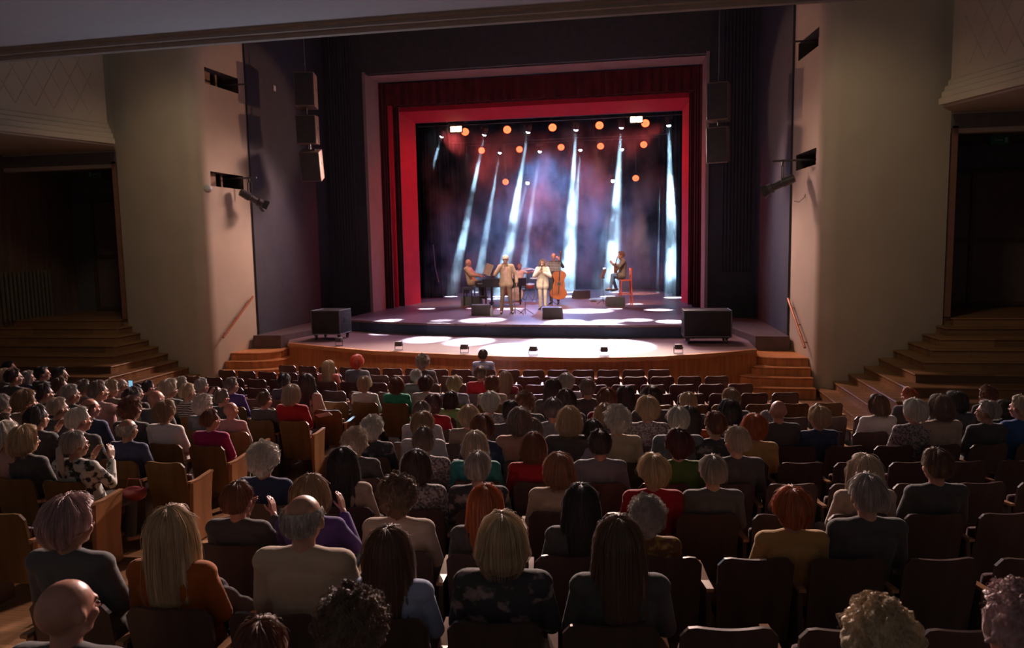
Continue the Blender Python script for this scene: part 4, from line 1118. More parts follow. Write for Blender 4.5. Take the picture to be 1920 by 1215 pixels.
# ---- battens and stage lamps
def batten(Y, z, x0=-5.6, x1=5.6, which=''):
    b = BM(); tube(b, [(x0, Y, z), (x1, Y, z)], .03, 8)
    for x in (-4.5, -1.5, 1.5, 4.5): tube(b, [(x, Y, z), (x, Y, 11.5)], .008, 4)
    tag(obj('lighting_batten', b, metal), '%s black pipe carrying stage lamps above the stage' % which, 'batten')
batten(30.0, 8.62, which='second'); batten(29.1, 8.62, which='front'); batten(34.9, 8.62, which='third'); batten(35.8, 8.62, which='rearmost')
lensW = mat('lens_white', (.8, .9, 1), .3, emit=(.55, .85, 1.0), estr=22, var=0)
lensC = mat('lens_core', (.8, .9, 1), .3, emit=(.8, .95, 1.0), estr=4, var=0)
lensO = mat('lens_orange', (1, .5, .3), .3, emit=(1.0, .12, .035), estr=3.4, var=0)
lensOc = mat('lens_orange_core', (1, .5, .3), .3, emit=(1.0, .36, .16), estr=.9, var=0)
lensB = mat('lens_blinder', (1, .6, .4), .3, emit=(1.0, .55, .30), estr=22, var=0)
HEADS = []
def moving_head(P, T, lab, zb, spot=True, power=1500, ang_=4.2, col=WHITE):
    """P lens position, T floor target"""
    P = Vector(P); T = Vector(T); d = (T-P).normalized(); base = Vector((P.x, P.y, zb))-Vector((0, 0, .08))
    e = thing('moving_head_lamp', lab, 'stage lamp', tuple(base), 0, 'moving stage lamps with white beams'); Pl = P-base
    L0 = Pl
    b = BM(); box(b, (0, 0, -.03), (.30, .22, .12), None, .02); obj('lamp_base', b, metal, e)
    ax = d.cross(Vector((0, 0, 1))); ax = ax.normalized() if ax.length > .05 else Vector((1, 0, 0))
    c = L0-d*.18
    b = BM(); top = Vector((0, 0, -.08)); tube(b, [c+ax*.14, c+ax*.15+Vector((0, 0, .14)), top+ax*.10, top-ax*.10, c-ax*.15+Vector((0, 0, .14)), c-ax*.14], .022, 6); obj('yoke', b, metal, e)
    b = BM(); tube(b, [c-d*.16, c-d*.13, c+d*.02, c+d*.16], [.06, .10, .115, .105], 12); obj('lamp_head', b, metal, e)
    b = BM(); ellipsoid(b, c+d*.13, (.096, .096, .096), None, 16); obj('lens', b, lensW, e)
    if spot: light('SPOT', 'beam_light', tuple(P+d*.09), tuple(T), power, col, spot_size=radians(ang_), spot_blend=.25, shadow_soft_size=.05)
fl = lambda px, py: at_z(px, py, 1.3)
FR = [((828, 256), (742, 556)), ((908, 253), (846, 556)), ((990, 248), (938, 556)), ((1080, 244), (1060, 556)), ((1165, 240), (1142, 556)), ((1254, 236), (1262, 558))]
RE = [((870, 289), (808, 548)), ((937, 287), (893, 548)), ((1012, 285), (974, 548)), ((1088, 282), (1067, 548)), ((1166, 281), (1153, 548)), ((1241, 277), (1240, 548))]
NUM = ('first', 'second', 'third', 'fourth', 'fifth', 'sixth')
for i, (a, t) in enumerate(FR):
    moving_head(at_y(*a, 30.0), fl(*t), 'white beam lamp on the front batten, %s from the left' % NUM[i], 8.6, power=(260000, 180000, 330000, 700000, 480000, 620000)[i], ang_=(4.6, 4.6, 5.6, 6.2, 6.0, 6.2)[i])
for i, (a, t) in enumerate(RE):
    P = at_y(*a, 35.8); moving_head(P, fl(*t), 'white beam lamp on the rear batten, %s from the left' % NUM[i], 8.6, power=(420000, 420000, 420000, 900000, 600000, 420000)[i], ang_=(4.4, 4.4, 4.0, 5.0, 4.6, 4.2)[i])
for i, (a, t) in enumerate((((989, 344), (930, 560)), ((1149, 340), (1120, 560)))):
    P = at_y(*a, 36.2); moving_head(P, at_z(*t, 1.3), 'low white lamp against the backdrop, the %s one' % ('left', 'right')[i], P.z+.42, spot=True, power=40000, ang_=6)
    b = BM(); tube(b, [(P.x, P.y, P.z+.40), (P.x, P.y, 8.62), (P.x, 35.8, 8.62)], .02, 6); tag(obj('drop_pole', b, metal), 'thin pole holding the %s low white lamp' % ('left', 'right')[i], 'pole')
def par(P, lab, zb):
    P = Vector(P); d = (Vector((P.x*.4+1, 10, 0))-P).normalized(); d = Vector((d.x, d.y, -.55)).normalized()
    e = thing('par_lamp', lab, 'stage lamp', (P.x, P.y, zb), 0, 'orange wash lamps above the stage'); c = P-Vector((P.x, P.y, zb))
    b = BM(); tube(b, [c-d*.20, c-d*.16, c-d*.03, c], [.06, .13, .16, .165], 16); obj('lamp_can', b, metal, e)
    b = BM(); lathe(b, [(.075, 0), (.155, 0), (.155, .012), (.075, .012)], 20, Matrix.Translation(c+d*.002) @ d.to_track_quat('Z', 'Y').to_matrix().to_4x4())
    # open the middle of the ring
    obj('lens_ring', b, lensO, e)
    b = BM(); tube(b, [c+d*.012, c+d*.020], [.075, .06], 16); obj('lens_core', b, lensOc, e)
    b = BM(); ax = Vector((1, 0, 0)); tube(b, [c-d*.08+ax*.17, c-d*.06+ax*.17+Vector((0, 0, .16)), Vector((0, 0, 0)), c-d*.06-ax*.17+Vector((0, 0, .16)), c-d*.08-ax*.17], .012, 6); obj('yoke', b, metal, e)
for i, a in enumerate(((872, 247), (951, 243), (1036, 239), (1124, 235), (1210, 231))): par(at_y(*a, 29.15), 'orange ring lamp in the top row, %s from the left' % NUM[i], 8.62)
for i, a in enumerate(((903, 282), (974, 280), (1052, 276), (1126, 274), (1207, 271))): par(at_y(*a, 34.8), 'orange ring lamp in the second row, %s from the left' % NUM[i], 8.62)
for i, a in enumerate(((948, 341), (1192, 334))):
    P = at_y(*a, 36.0); par(P, 'low orange ring lamp on its own pole, the %s one' % ('left', 'right')[i], P.z+.35)
    b = BM(); tube(b, [(P.x, P.y, P.z+.34), (P.x, P.y, 8.62), (P.x, 35.8, 8.62)], .02, 6); tag(obj('drop_pole', b, metal), 'thin pole holding the %s low orange lamp' % ('left', 'right')[i], 'pole')
for i, a in enumerate(((855, 242), (1193, 224))):
    P = at_y(*a, 28.9); e = thing('blinder_lamp', 'very bright rectangular orange white blinder at the top %s of the stage' % ('left', 'right')[i], 'stage lamp', tuple(P))
    b = BM(); box(b, (0, .08, 0), (.52, .14, .27), None, .02); obj('lamp_housing', b, metal, e)
    for k in (-1, 1):
        b = BM(); box(b, (k*.12, -.0, 0), (.20, .03, .20), None, .02); obj('lamp_cell', b, lensB, e)
    b = BM(); tube(b, [(-.28, .08, 0), (-.28, .08, .2), (0, .2, 8.62-P.z), (.28, .08, .2), (.28, .08, 0)], .014, 6); obj('yoke', b, metal, e)
# beams of the ring lamps
for (a, Y, t, p_) in (((1192, 334), 36.0, (1190, 470), 6000), ((1036, 239), 29.15, (1040, 420), 900), ((1124, 235), 29.15, (1124, 450), 900), ((951, 243), 29.15, (951, 480), 200), ((1207, 271), 34.8, (1207, 500), 300), ((1052, 276), 34.8, (1050, 450), 900)):
    P = at_y(*a, Y); light('SPOT', 'ring_light', tuple(P+Vector((0, -.05, -.05))), (P.x*.98, Y-2.2, 1.3), p_, AMBER, spot_size=radians(26), spot_blend=.7, shadow_soft_size=.15)
# washes
light('AREA', 'red_wash_light', (0, 30.6, 8.3), (0, 28.0, 1.3), 25, RED, shape='RECTANGLE', size=8, size_y=.4)
light('SPOT', 'red_wash_light', (4.6, 29.6, 8.2), (-5.3, 27.4, 3.4), 1600, (1.0, .10, .10), spot_size=radians(55), spot_blend=.6, shadow_soft_size=.15)  # added red spots crossing the stage to brighten the portal legs
light('SPOT', 'red_wash_light', (-4.6, 29.6, 8.2), (5.3, 27.4, 3.4), 1600, (1.0, .10, .10), spot_size=radians(55), spot_blend=.6, shadow_soft_size=.15)
light('SPOT', 'red_wash_light', (0, 28.3, 1.6), (0, 27.6, 8.8), 110, (1.0, .10, .10), spot_size=radians(120), spot_blend=.6, shadow_soft_size=.15)  # added red uplight that brightens the portal soffit
light('SPOT', 'violet_wash_light', (0, 25.6, 8.5), (0, 21.0, 1.0), 3800, (.80, .52, .86), spot_size=radians(72), spot_blend=.6, shadow_soft_size=.3)
light('SPOT', 'blue_wash_light', (-1.0, 36.0, 8.2), (0, 31.5, 2.0), 6000, (.20, .40, 1.0), spot_size=radians(95), spot_blend=.8, shadow_soft_size=.3)
light('SPOT', 'red_wash_light', (0, 27.6, 8.35), (0, 29.6, 1.3), 1500, (1.0, .13, .06), spot_size=radians(84), spot_blend=.5, shadow_soft_size=.2)
# beam lamps behind the valance that throw the round white pools on the floor
POOLS = [(735, 600, 1.3, 4.6), (800, 579, 1.3, 5.0), (828, 601, 1.3, 4.6), (890, 578, 1.3, 5.0), (905, 600, 1.3, 9.5), (955, 579, 1.3, 8.0), (1095, 583, 1.3, 16.0), (1060, 603, 1.3, 8.0), (1140, 602, 1.3, 6.5), (1152, 579, 1.3, 5.0),
         (1195, 600, 1.3, 6.0), (1235, 581, 1.3, 7.5), (1258, 603, 1.3, 5.5), (1190, 570, 1.3, 5.0), (720, 625, .95, 5.5), (800, 636, .95, 8.0), (880, 640, .95, 8.0), (950, 652, .95, 7.0), (1085, 643, .95, 17.0), (1160, 648, .95, 10.0), (1262, 628, .95, 5.0)]
for i, (px, py, z, a_) in enumerate(POOLS):
    T = at_z(px, py, z); light('SPOT', 'pool_light', (max(-5, min(5, T.x*.8+.5*sin(i*2.1))), 25.95, 8.55), tuple(T), 42000, (.72, .86, 1.0), spot_size=radians(a_), spot_blend=.35, shadow_soft_size=.06)

# ================================================================ musicians
def stand(**kw):
    J = dict(hipL=V(-.09, 0, .93), hipR=V(.09, 0, .93), knL=V(-.12, .03, .51), knR=V(.12, .03, .51), anL=V(-.13, 0, .10), anR=V(.13, 0, .10), toL=V(-.15, .15, .035), toR=V(.15, .15, .035),
             shL=V(-.18, 0, 1.44), shR=V(.18, 0, 1.44), neck=V(0, 0, 1.51), head=V(0, .015, 1.655),
             elL=V(-.26, -.02, 1.15), elR=V(.26, -.02, 1.15), wrL=V(-.27, .10, .90), wrR=V(.27, .10, .90), hdL=V(0, .25, -1), hdR=V(0, .25, -1), hnL=V(1, 0, 0), hnR=V(-1, 0, 0), curl=.7)
    for k, v in kw.items(): J[k] = V(*v) if isinstance(v, tuple) else v
    return J
def performer(J, loc, rz, sc, hs, hc, top, trouser, skin, label, yaw=0, pitch=0, **kw):
    F = figure(J, 'p', 1.0, radians(yaw), radians(pitch), **kw)
    return build_person(F, loc, rz, sc, hs, hc, top, skin, label, 'musicians on the stage', yaw=radians(yaw), face=True, trouser=trouser, headpos=J['head'], pitch=radians(pitch), shoes=True, hseed=1)
TOPC['ivory'] = (.75, .66, .50); TNAME['ivory'] = 'ivory'; TOPC['olive'] = (.20, .15, .11); TOPC['brownt'] = (.18, .12, .09); TOPC['hazeblue'] = (.16, .24, .36); TOPC['sand'] = (.42, .29, .20)  # guitarist's trousers: blue of the lit haze put into the cloth colour
# singer in a pale flat cap, right hand lifts the microphone
Y = 23.2; X = sx(950, 588, Y)
J = stand(coat=.06, elR=(.30, .14, 1.22), wrR=(.09, .25, 1.50), hdR=(-.5, -.15, .55), hnR=(-.8, 0, -.3), elL=(-.30, -.03, 1.17), wrL=(-.33, .05, .93), anL=(-.16, -.02, .10), toL=(-.20, .12, .035), anR=(.15, .03, .10))
p = performer(J, (X, Y, SZ), pi+.06, 1.07, 'short', 'white', 'sand', 'brownt', SK[1], 'person in a sand coloured jacket and white cap singing into a held microphone', yaw=0, jacket=.012)
b = BM(); lathe(b, [(.001, -.02), (.098, -.02), (.104, .02), (.095, .06), (.05, .085), (.001, .09)], 18, Matrix.Translation((0, .0, 1.70)) @ Matrix.Diagonal((1, 1.15, 1, 1)))
box(b, (0, .125, 1.69), (.12, .08, .012), None, .004); c_ = obj('cap', b, mat('cap_cream', (.72, .68, .58), .8)); c_.parent = p
b = BM(); box(b, (0, .125, 1.22), (.11, .012, .44), None, .004); c_ = obj('shirt_front', b, mat('shirt_pink', (.60, .38, .32), .8)); c_.parent = p
def mic(P, d, lab):
    e = thing('microphone', lab, 'microphone', tuple(P)); d = Vector(d).normalized()
    b = BM(); tube(b, [-d*.17, -d*.02], [.011, .017], 10); obj('mic_handle', b, metal, e)
    b = BM(); ellipsoid(b, d*.012, (.030, .030, .032), None, 12); obj('mic_head', b, mat('mic_mesh', (.45, .45, .47), .35, .6, .6), e); return e
ML = Matrix.Translation((X, Y, SZ)) @ Matrix.Rotation(pi+.06, 4, 'Z') @ Matrix.Scale(1.07, 4)
mic(ML @ Vector((.015, .16, 1.60)), (-.25*-1, .6, .3), 'handheld microphone at the mouth of the singer in the cap')
# singer in the ivory suit, both hands on the microphone
Y2 = 24.9; X2 = sx(1018, 578, Y2)
J = stand(shL=(-.165, 0, 1.40), shR=(.165, 0, 1.40), neck=(0, 0, 1.46), head=(0, .012, 1.60), elR=(.27, .10, 1.16), wrR=(.06, .22, 1.36), hdR=(-.4, 0, .6), hnR=(-.8, 0, -.3), elL=(-.27, .10, 1.16), wrL=(-.06, .23, 1.28), hdL=(.4, 0, .6), hnL=(.8, 0, -.3), anL=(-.09, 0, .10), anR=(.09, 0, .10), knL=(-.09, .03, .51), knR=(.09, .03, .51), toL=(-.10, .15, .035), toR=(.10, .15, .035))
p = performer(J, (X2, Y2, SZ), pi, 1.0, 'long', 'brownblond', 'ivory', 'ivory', SK[0], 'person with long light brown hair in an ivory trouser suit singing into a microphone', jacket=.016)
mic(Matrix.Translation((X2, Y2, SZ)) @ Matrix.Rotation(pi, 4, 'Z') @ Vector((0, .17, 1.535)), (0, -.2, .6), 'microphone held by the singer in the ivory suit')
# microphone stands
def mic_stand(P, h, lab, boom=None):
    e = thing('microphone_stand', lab, 'stand', tuple(P)); b = BM(); tube(b, [(0, 0, .02), (0, 0, h)], .010, 6); obj('pole', b, metal, e)
    for k in range(3):
        a = 2*pi*k/3+.4; b = BM(); tube(b, [(0, 0, .20), (.27*cos(a), .27*sin(a), .012)], .009, 6); obj('leg', b, metal, e)
    if boom: b = BM(); tube(b, [(0, 0, h), boom], .008, 6); obj('boom', b, metal, e)
P = at_z(966, 590, SZ); mic_stand(P, 1.35, 'slim microphone stand in front of the singer in the cap', (-.1, .1, 1.45))
P = at_z(1019, 583, SZ); mic_stand(P, 1.05, 'microphone stand in front of the singer in the ivory suit')
P = at_z(985, 590, SZ); mic_stand(P, .42, 'short empty tripod standing between the two singers')
# bassist with double bass and music stand
Y3 = 27.4; X3 = sx(1040, 560, Y3)
J = stand(elL=(-.34, .12, 1.30), wrL=(-.24, .34, 1.55), hdL=(.3, .2, .5), hnL=(.6, -.5, 0), elR=(.30, .14, 1.15), wrR=(.10, .36, 1.02), hdR=(-.4, .3, -.4), hnR=(-.6, -.5, 0), head=(.02, .03, 1.655))
p = performer(J, (X3, Y3, SZ), pi-.1, 1.09, 'rim', 'redbrown', 'black', 'black', SK[1], 'balding person in black standing behind the double bass', pitch=-6)
e = thing('double_bass', 'orange brown double bass held upright beside the music stand', 'double bass', (sx(1046, 560, Y3-.45), Y3-.50, SZ))
varn = mat('bass_varnish', (.50, .13, .035), .3, .5, var=.2, vscale=3)
def outline(n=48):
    pts = []
    for k in range(n+1):
        t = k/n; z = t*1.12
        w = .33*exp(-((t-.20)/.24)**2)+.255*exp(-((t-.82)/.20)**2)+.135*exp(-((t-.52)/.13)**2)
        w = w*sst(0, .045, t)**.5 if t < .05 else w
        w *= (1-sst(.93, 1.0, t)*.80)
        pts.append((max(w, .02), z))
    return pts
ol = outline(); b = BM(); ys = ((-.10, .95), (-.125, .80), (-.135, .0)); loops = []
def ring_(y, k): return [(-w*k, y, .20+.56*1-.56+z) for w, z in ol][::-1]+[(w*k, y, .20+z) for w, z in ol]
fr_ = [[b.verts.new(p) for p in ring_(y, k)] for y, k in ((-.105, .0001 if False else 1), (.105, 1))]
n_ = len(fr_[0]); b.faces.new(fr_[0]); b.faces.new(fr_[1][::-1])
for k in range(n_): b.faces.new((fr_[0][k], fr_[1][k], fr_[1][(k+1) % n_], fr_[0][(k+1) % n_]))
bmesh.ops.recalc_face_normals(b, faces=b.faces[:]); obj('bass_body', b, varn, e)
b = BM(); tube(b, [(0, -.07, 1.28), (0, -.05, 1.80), (0, .0, 1.95)], [.028, .022, .02], 8); ellipsoid(b, (0, .03, 2.00), (.03, .05, .05)); obj('bass_neck', b, mat('neck_wood', (.30, .09, .04), .35), e)
b = BM(); box(b, (0, -.13, 1.25), (.05, .02, .72), None, .004); obj('fingerboard', b, metal, e)
b = BM(); box(b, (0, -.135, .55), (.04, .02, .30)); box(b, (0, -.15, .78), (.13, .02, .10)); obj('tailpiece', b, metal, e)
b = BM(); tube(b, [(0, 0, .20), (0, 0, 0)], .010, 6); obj('end_pin', b, chrome, e)
b = BM()
for k in range(4): tube(b, [(-.021+.014*k, -.165, .72), (-.015+.010*k, -.06, 1.93)], .003, 4)
obj('string', b, chrome, e); e.rotation_euler = (radians(-7), radians(4), radians(8))
for s in (-1, 1): 
    b = BM(); tube(b, [(s*.13, -.112, .70), (s*.11, -.112, .80), (s*.13, -.112, .90)], .010, 5); obj('sound_hole', b, metal, e)
def music_stand(P, h, lab, rz=0, w_=.50, paper=False, lamp=False):
    e = thing('music_stand', lab, 'music stand', tuple(P), rz); b = BM(); tube(b, [(0, 0, .1), (0, 0, h)], .012, 6); obj('pole', b, metal, e)
    for k in range(3):
        a = 2*pi*k/3+pi/6; b = BM(); tube(b, [(0, 0, .18), (.24*cos(a), .24*sin(a), .012)], .010, 6); obj('leg', b, metal, e)
    R = Matrix.Rotation(radians(-18), 3, 'X'); b = BM()
    for k in range(9): box(b, Vector((-w_/2+w_*k/8, 0, h+.12)), (.012, .010, .30), R)
    for k in range(6): box(b, Vector((0, 0, h+.12))+R @ Vector((0, 0, -.15+.06*k)), (w_, .010, .022), R)
    box(b, Vector((0, 0, h+.12))+R @ Vector((0, .03, -.155)), (w_, .07, .012), R); obj('desk', b, mat('stand_grey', (.22, .17, .17), .5), e)
    if paper: b = BM(); box(b, Vector((0, .025, h+.14)), (w_*.78, .006, .31), R); obj('sheet_music', b, mat('paper_cream', (.8, .72, .55), .8), e)
    if lamp: b = BM(); box(b, (0, .05, h+.33), (.16, .06, .03), None, .01); tube(b, [(0, 0, h+.25), (0, .05, h+.33)], .006, 5); obj('clip_lamp', b, mat('lamp_led', (.8, .9, 1), .4, emit=(.7, .85, 1), estr=2.5), e)
    return e
music_stand(Vector((sx(1036, 560, 26.2), 26.2, SZ)), 1.33, 'grated music stand in front of the double bass player', 0.1)
# pianist and grand piano
Y4 = 26.9; X4 = sx(880, 556, Y4)
J = seated('lap'); J.update(elL=V(-.20, .14, .80), elR=V(.20, .14, .80), wrL=V(-.13, .40, .76), wrR=V(.13, .40, .76), hdL=V(0, 1, -.1), hdR=V(0, 1, -.1), hnL=V(0, 0, -1), hnR=V(0, 0, -1), knL=V(-.12, .42, .54), knR=V(.12, .42, .54))
F_ = figure(J, 'pianist', 1.0, 0, radians(-8), jacket=.01)
pz = SZ+.27
build_person(F_, (X4, Y4, pz), -pi/2-.15, 1.12, 'bald', 'brown', 'sand', SK[1], 'bald person in a brown jacket playing the piano at the left of the stage', 'musicians on the stage', face=True, trouser='black', headpos=J['head'], shoes=True, pitch=radians(-8), hk=HK)
e = thing('piano_bench', 'black bench under the pianist', 'bench', (X4, Y4, SZ))
b = BM(); box(b, (0, 0, .66), (.40, .62, .09), None, .02); obj('bench_seat', b, metal, e)
for x in (-1, 1):
    for y in (-1, 1): b = BM(); tube(b, [(x*.15, y*.25, .62), (x*.17, y*.27, 0)], .022, 6); obj('leg', b, metal, e)
e = thing('grand_piano', 'black grand piano behind the singer in the cap', 'piano', (X4+1.22, Y4, SZ))
pm = mat('piano_black', (.03, .03, .035), .15, .6)
b = BM(); prism(b, [(-.55, -.72), (-.1, -.72), (.25, -.70), (.75, -.35), (.95, .25), (.70, .60), (.2, .70), (-.55, .72)], .72, 1.02); obj('piano_case', b, pm, e, False)
b = BM(); prism(b, [(-.80, -.72), (-.55, -.72), (-.55, .72), (-.80, .72)], .72, .84); obj('key_bed', b, pm, e, False)
b = BM(); box(b, (-.68, 0, .855), (.16, 1.22, .02)); 
k_ = obj('keyboard', b, mat('ivory_keys', (.75, .72, .65), .4), e, False)
b = BM()
for k in range(34):
    if k % 7 not in (2, 6): box(b, (-.65, -.6+k*.0355, .872), (.09, .014, .016))
obj('black_key', b, metal, e, False); 
b = BM(); box(b, (-.25, 0, 1.20), (.02, .62, .34), Matrix.Rotation(radians(16), 3, 'Y'), .005); obj('music_desk', b, pm, e, False)
for q in ((-.45, -.6), (-.45, .6), (.72, .2)): b = BM(); tube(b, [(*q, .74), (*q, .06)], [.05, .035], 8); ellipsoid(b, (*q, .035), (.035, .035, .035), None, 8); obj('leg', b, pm, e)
b = BM(); box(b, (-.35, 0, .25), (.06, .06, .9)); box(b, (-.35, 0, .08), (.14, .26, .08)); obj('pedal_lyre', b, pm, e, False)
P = Vector((sx(916, 505, Y4-.1), Y4-.15, 0)); P.z = at_y(916, 505, Y4).z
b = BM(); box(b, (0, 0, 0), (.30, .008, .44), Matrix.Rotation(radians(20), 3, 'Y') @ Matrix.Rotation(radians(-15), 3, 'X')); box(b, (.03, .01, -.24), (.3, .05, .012)); o = tag(obj('sheet_music', b, mat('paper_cream', (.8, .72, .55), .8), None, False), 'pale sheet of music standing on the piano', 'sheet music'); o.location = P
# drum kit and drummer
Y5 = 29.0; X5 = sx(975, 545, Y5)
e = thing('drum_kit', 'drum kit between the two singers, far back', 'drum kit', (X5, Y5, SZ))
dm = mat('drum_shell', (.22, .03, .03), .3, .5); hd_ = mat('drum_head', (.55, .45, .42), .6)
def drum(c, r, h, ax, nm, m_=dm):
    M = Matrix.Translation(c) @ Vector(ax).to_track_quat('Z', 'Y').to_matrix().to_4x4()
    b = BM(); lathe(b, [(r, -h/2), (r, h/2)], 20, M); o = obj(nm, b, m_, e); b = BM(); lathe(b, [(r*1.03, h/2-.02), (r*1.03, h/2+.008), (r*.95, h/2+.008)], 20, M); q = obj('drum_skin', b, hd_, None); q.parent = o
drum((-.12, 0, .30), .27, .38, (0, -1, 0), 'bass_drum'); drum((.42, .05, .62), .18, .14, (0, -.15, 1), 'snare_drum'); drum((-.28, .05, .78), .15, .2, (0, -.35, 1), 'tom_drum'); drum((-.62, .2, .45), .2, .36, (0, -.1, 1), 'floor_tom')
for c, r in (((.62, -.1, .95), .19), ((.32, -.05, 1.32), .24), ((.75, .05, 1.30), .22), ((-.6, 0, 1.3), .24)):
    b = BM(); lathe(b, [(.001, .02), (.03, .018), (.05, 0), (r, -.012), (r, -.016), (.05, -.006)], 20, Matrix.Translation(c) @ Matrix.Rotation(radians(9), 4, 'X')); obj('cymbal', b, mat('cymbal_brass', (.62, .38, .16), .3, .5, .7), e)
    b = BM(); tube(b, [Vector(c), (c[0], c[1], .25)], .010, 6)
    for k in range(3): a = 2*pi*k/3; tube(b, [(c[0], c[1], .3), (c[0]+.2*cos(a), c[1]+.2*sin(a), .01)], .008, 5)
    obj('cymbal_stand', b, chrome, e)
J = seated('lap'); J.update(elR=V(.33, .18, .84), wrR=V(.22, .42, .84), elL=V(-.36, .12, .95), wrL=V(-.60, .22, 1.02), hdL=V(-.9, .3, .05), hdR=V(0, 1, -.1), hnL=V(0, 0, -1), hnR=V(0, 0, -1))
F_ = figure(J, 'drummer'); build_person(F_, (X5-.10, Y5+.55, SZ+.12), pi, 1.05, 'short', 'brown', 'white', SK[1], 'seated drummer in white shirt, mostly hidden behind the singer in the cap', 'musicians on the stage', face=True, headpos=J['head'], shoes=True, hk=HK)
b = BM(); lathe(b, [(.17, .50), (.18, .55), (.16, .58)], 16); tube(b, [(0, 0, .5), (0, 0, .1)], .02, 6)
for k in range(3): a = 2*pi*k/3; tube(b, [(0, 0, .2), (.2*cos(a), .2*sin(a), .012)], .012, 5)
o = tag(obj('drum_stool', b, metal), 'round stool under the drummer', 'stool'); o.location = (X5-.10, Y5+.55, SZ)
# guitarist on a red high chair
Y6 = 26.5; X6 = sx(1172, 566, Y6); rz6 = pi/2+.15
J = seated('lap'); dz = .0
J.update(shL=V(-.165, .06, 1.0), shR=V(.165, .06, 1.0), neck=V(0, .085, 1.06), head=V(0, .13, 1.185), elL=V(-.26, .22, .84), elR=V(.27, .12, .80), wrL=V(-.22, .44, .92), wrR=V(.08, .30, .76), hdL=V(.2, .4, .6), hdR=V(-.6, .4, -.2), hnL=V(.6, 0, .3), hnR=V(0, -1, 0), knL=V(-.14, .42, .56), knR=V(.13, .40, .48), anL=V(-.14, .50, .14), anR=V(.14, .28, .12), toL=V(-.15, .64, .09), toR=V(.15, .43, .05))
F_ = figure(J, 'guitarist', 1.0, 0, radians(-14), jacket=.008); gz = SZ+.50
build_person(F_, (X6, Y6, gz), rz6, 1.10, 'short', 'redbrown', 'olive', SK[1], 'person in a dark olive jacket bent over a guitar on the red high chair', 'musicians on the stage', face=True, trouser='hazeblue', headpos=J['head'], shoes=True, pitch=radians(-14), hk=HK)
M6 = Matrix.Translation((X6, Y6, gz)) @ Matrix.Rotation(rz6, 4, 'Z') @ Matrix.Scale(1.10, 4)
e = thing('guitar', 'acoustic guitar on the lap of the person on the high chair', 'guitar'); e.matrix_world = M6 @ Matrix.Translation((.06, .30, .74)) @ Matrix.Rotation(radians(-62), 4, 'Y')
b = BM(); pts = []
for k in range(33):
    t = k/32; w = .19*exp(-((t-.25)/.25)**2)+.135*exp(-((t-.83)/.18)**2); w *= min(1, t*14)**.5*(1-sst(.93, 1, t)*.7); pts.append((max(w, .015), t*.46-.2))
lo = [(-w, z) for w, z in pts][::-1]+[(w, z) for w, z in pts]
A_ = [b.verts.new((x, -.045, z)) for x, z in lo]; B_ = [b.verts.new((x, .045, z)) for x, z in lo]; b.faces.new(A_); b.faces.new(B_[::-1])
for k in range(len(lo)): b.faces.new((A_[k], B_[k], B_[(k+1) % len(lo)], A_[(k+1) % len(lo)]))
bmesh.ops.recalc_face_normals(b, faces=b.faces[:]); obj('guitar_body', b, mat('guitar_wood', (.50, .26, .10), .3, .5), e)
b = BM(); box(b, (0, .045, .45), (.055, .025, .50), None, .004); box(b, (0, .04, .76), (.075, .02, .15), None, .004); obj('guitar_neck', b, mat('neck_wood', (.3, .1, .05)), e)
b = BM(); lathe(b, [(.001, 0), (.045, 0), (.045, .004)], 16, Matrix.Translation((0, .046, .06)) @ Matrix.Rotation(-pi/2, 4, 'X')); obj('sound_hole', b, metal, e)
redw = mat('red_chair_wood', (.62, .11, .05), .4, .4)
e = thing('high_chair', 'tall red wooden chair under the guitarist', 'chair', (X6+.02, Y6, SZ), rz6)
b = BM(); box(b, (0, 0, .92), (.42, .40, .05), None, .01); obj('seat', b, redw, e)
b = BM(); box(b, (0, -.21, 1.30), (.42, .03, .10), None, .01); box(b, (0, -.20, 1.10), (.38, .025, .05)); obj('backrest', b, redw, e)
for x in (-1, 1):
    b = BM(); tube(b, [(x*.19, -.18, 1.36), (x*.19, -.18, .92), (x*.21, -.22, 0)], .024, 6); obj('leg', b, redw, e); b = BM(); tube(b, [(x*.18, .17, .92), (x*.20, .21, 0)], .024, 6); obj('leg', b, redw, e)
b = BM(); 
for z in (.36, .5): tube(b, [(-.2, .19, z), (.2, .19, z)], .015, 6); tube(b, [(-.2, -.2, z), (.2, -.2, z)], .015, 6)
for x in (-1, 1): tube(b, [(x*.2, -.2, .42), (x*.2, .2, .42)], .015, 6)
obj('footrest', b, redw, e)
music_stand(at_z(1131, 571, SZ), 1.02, 'music stand with pale sheets and a clip lamp in front of the guitarist', -pi/2-.3, .46, True, True)
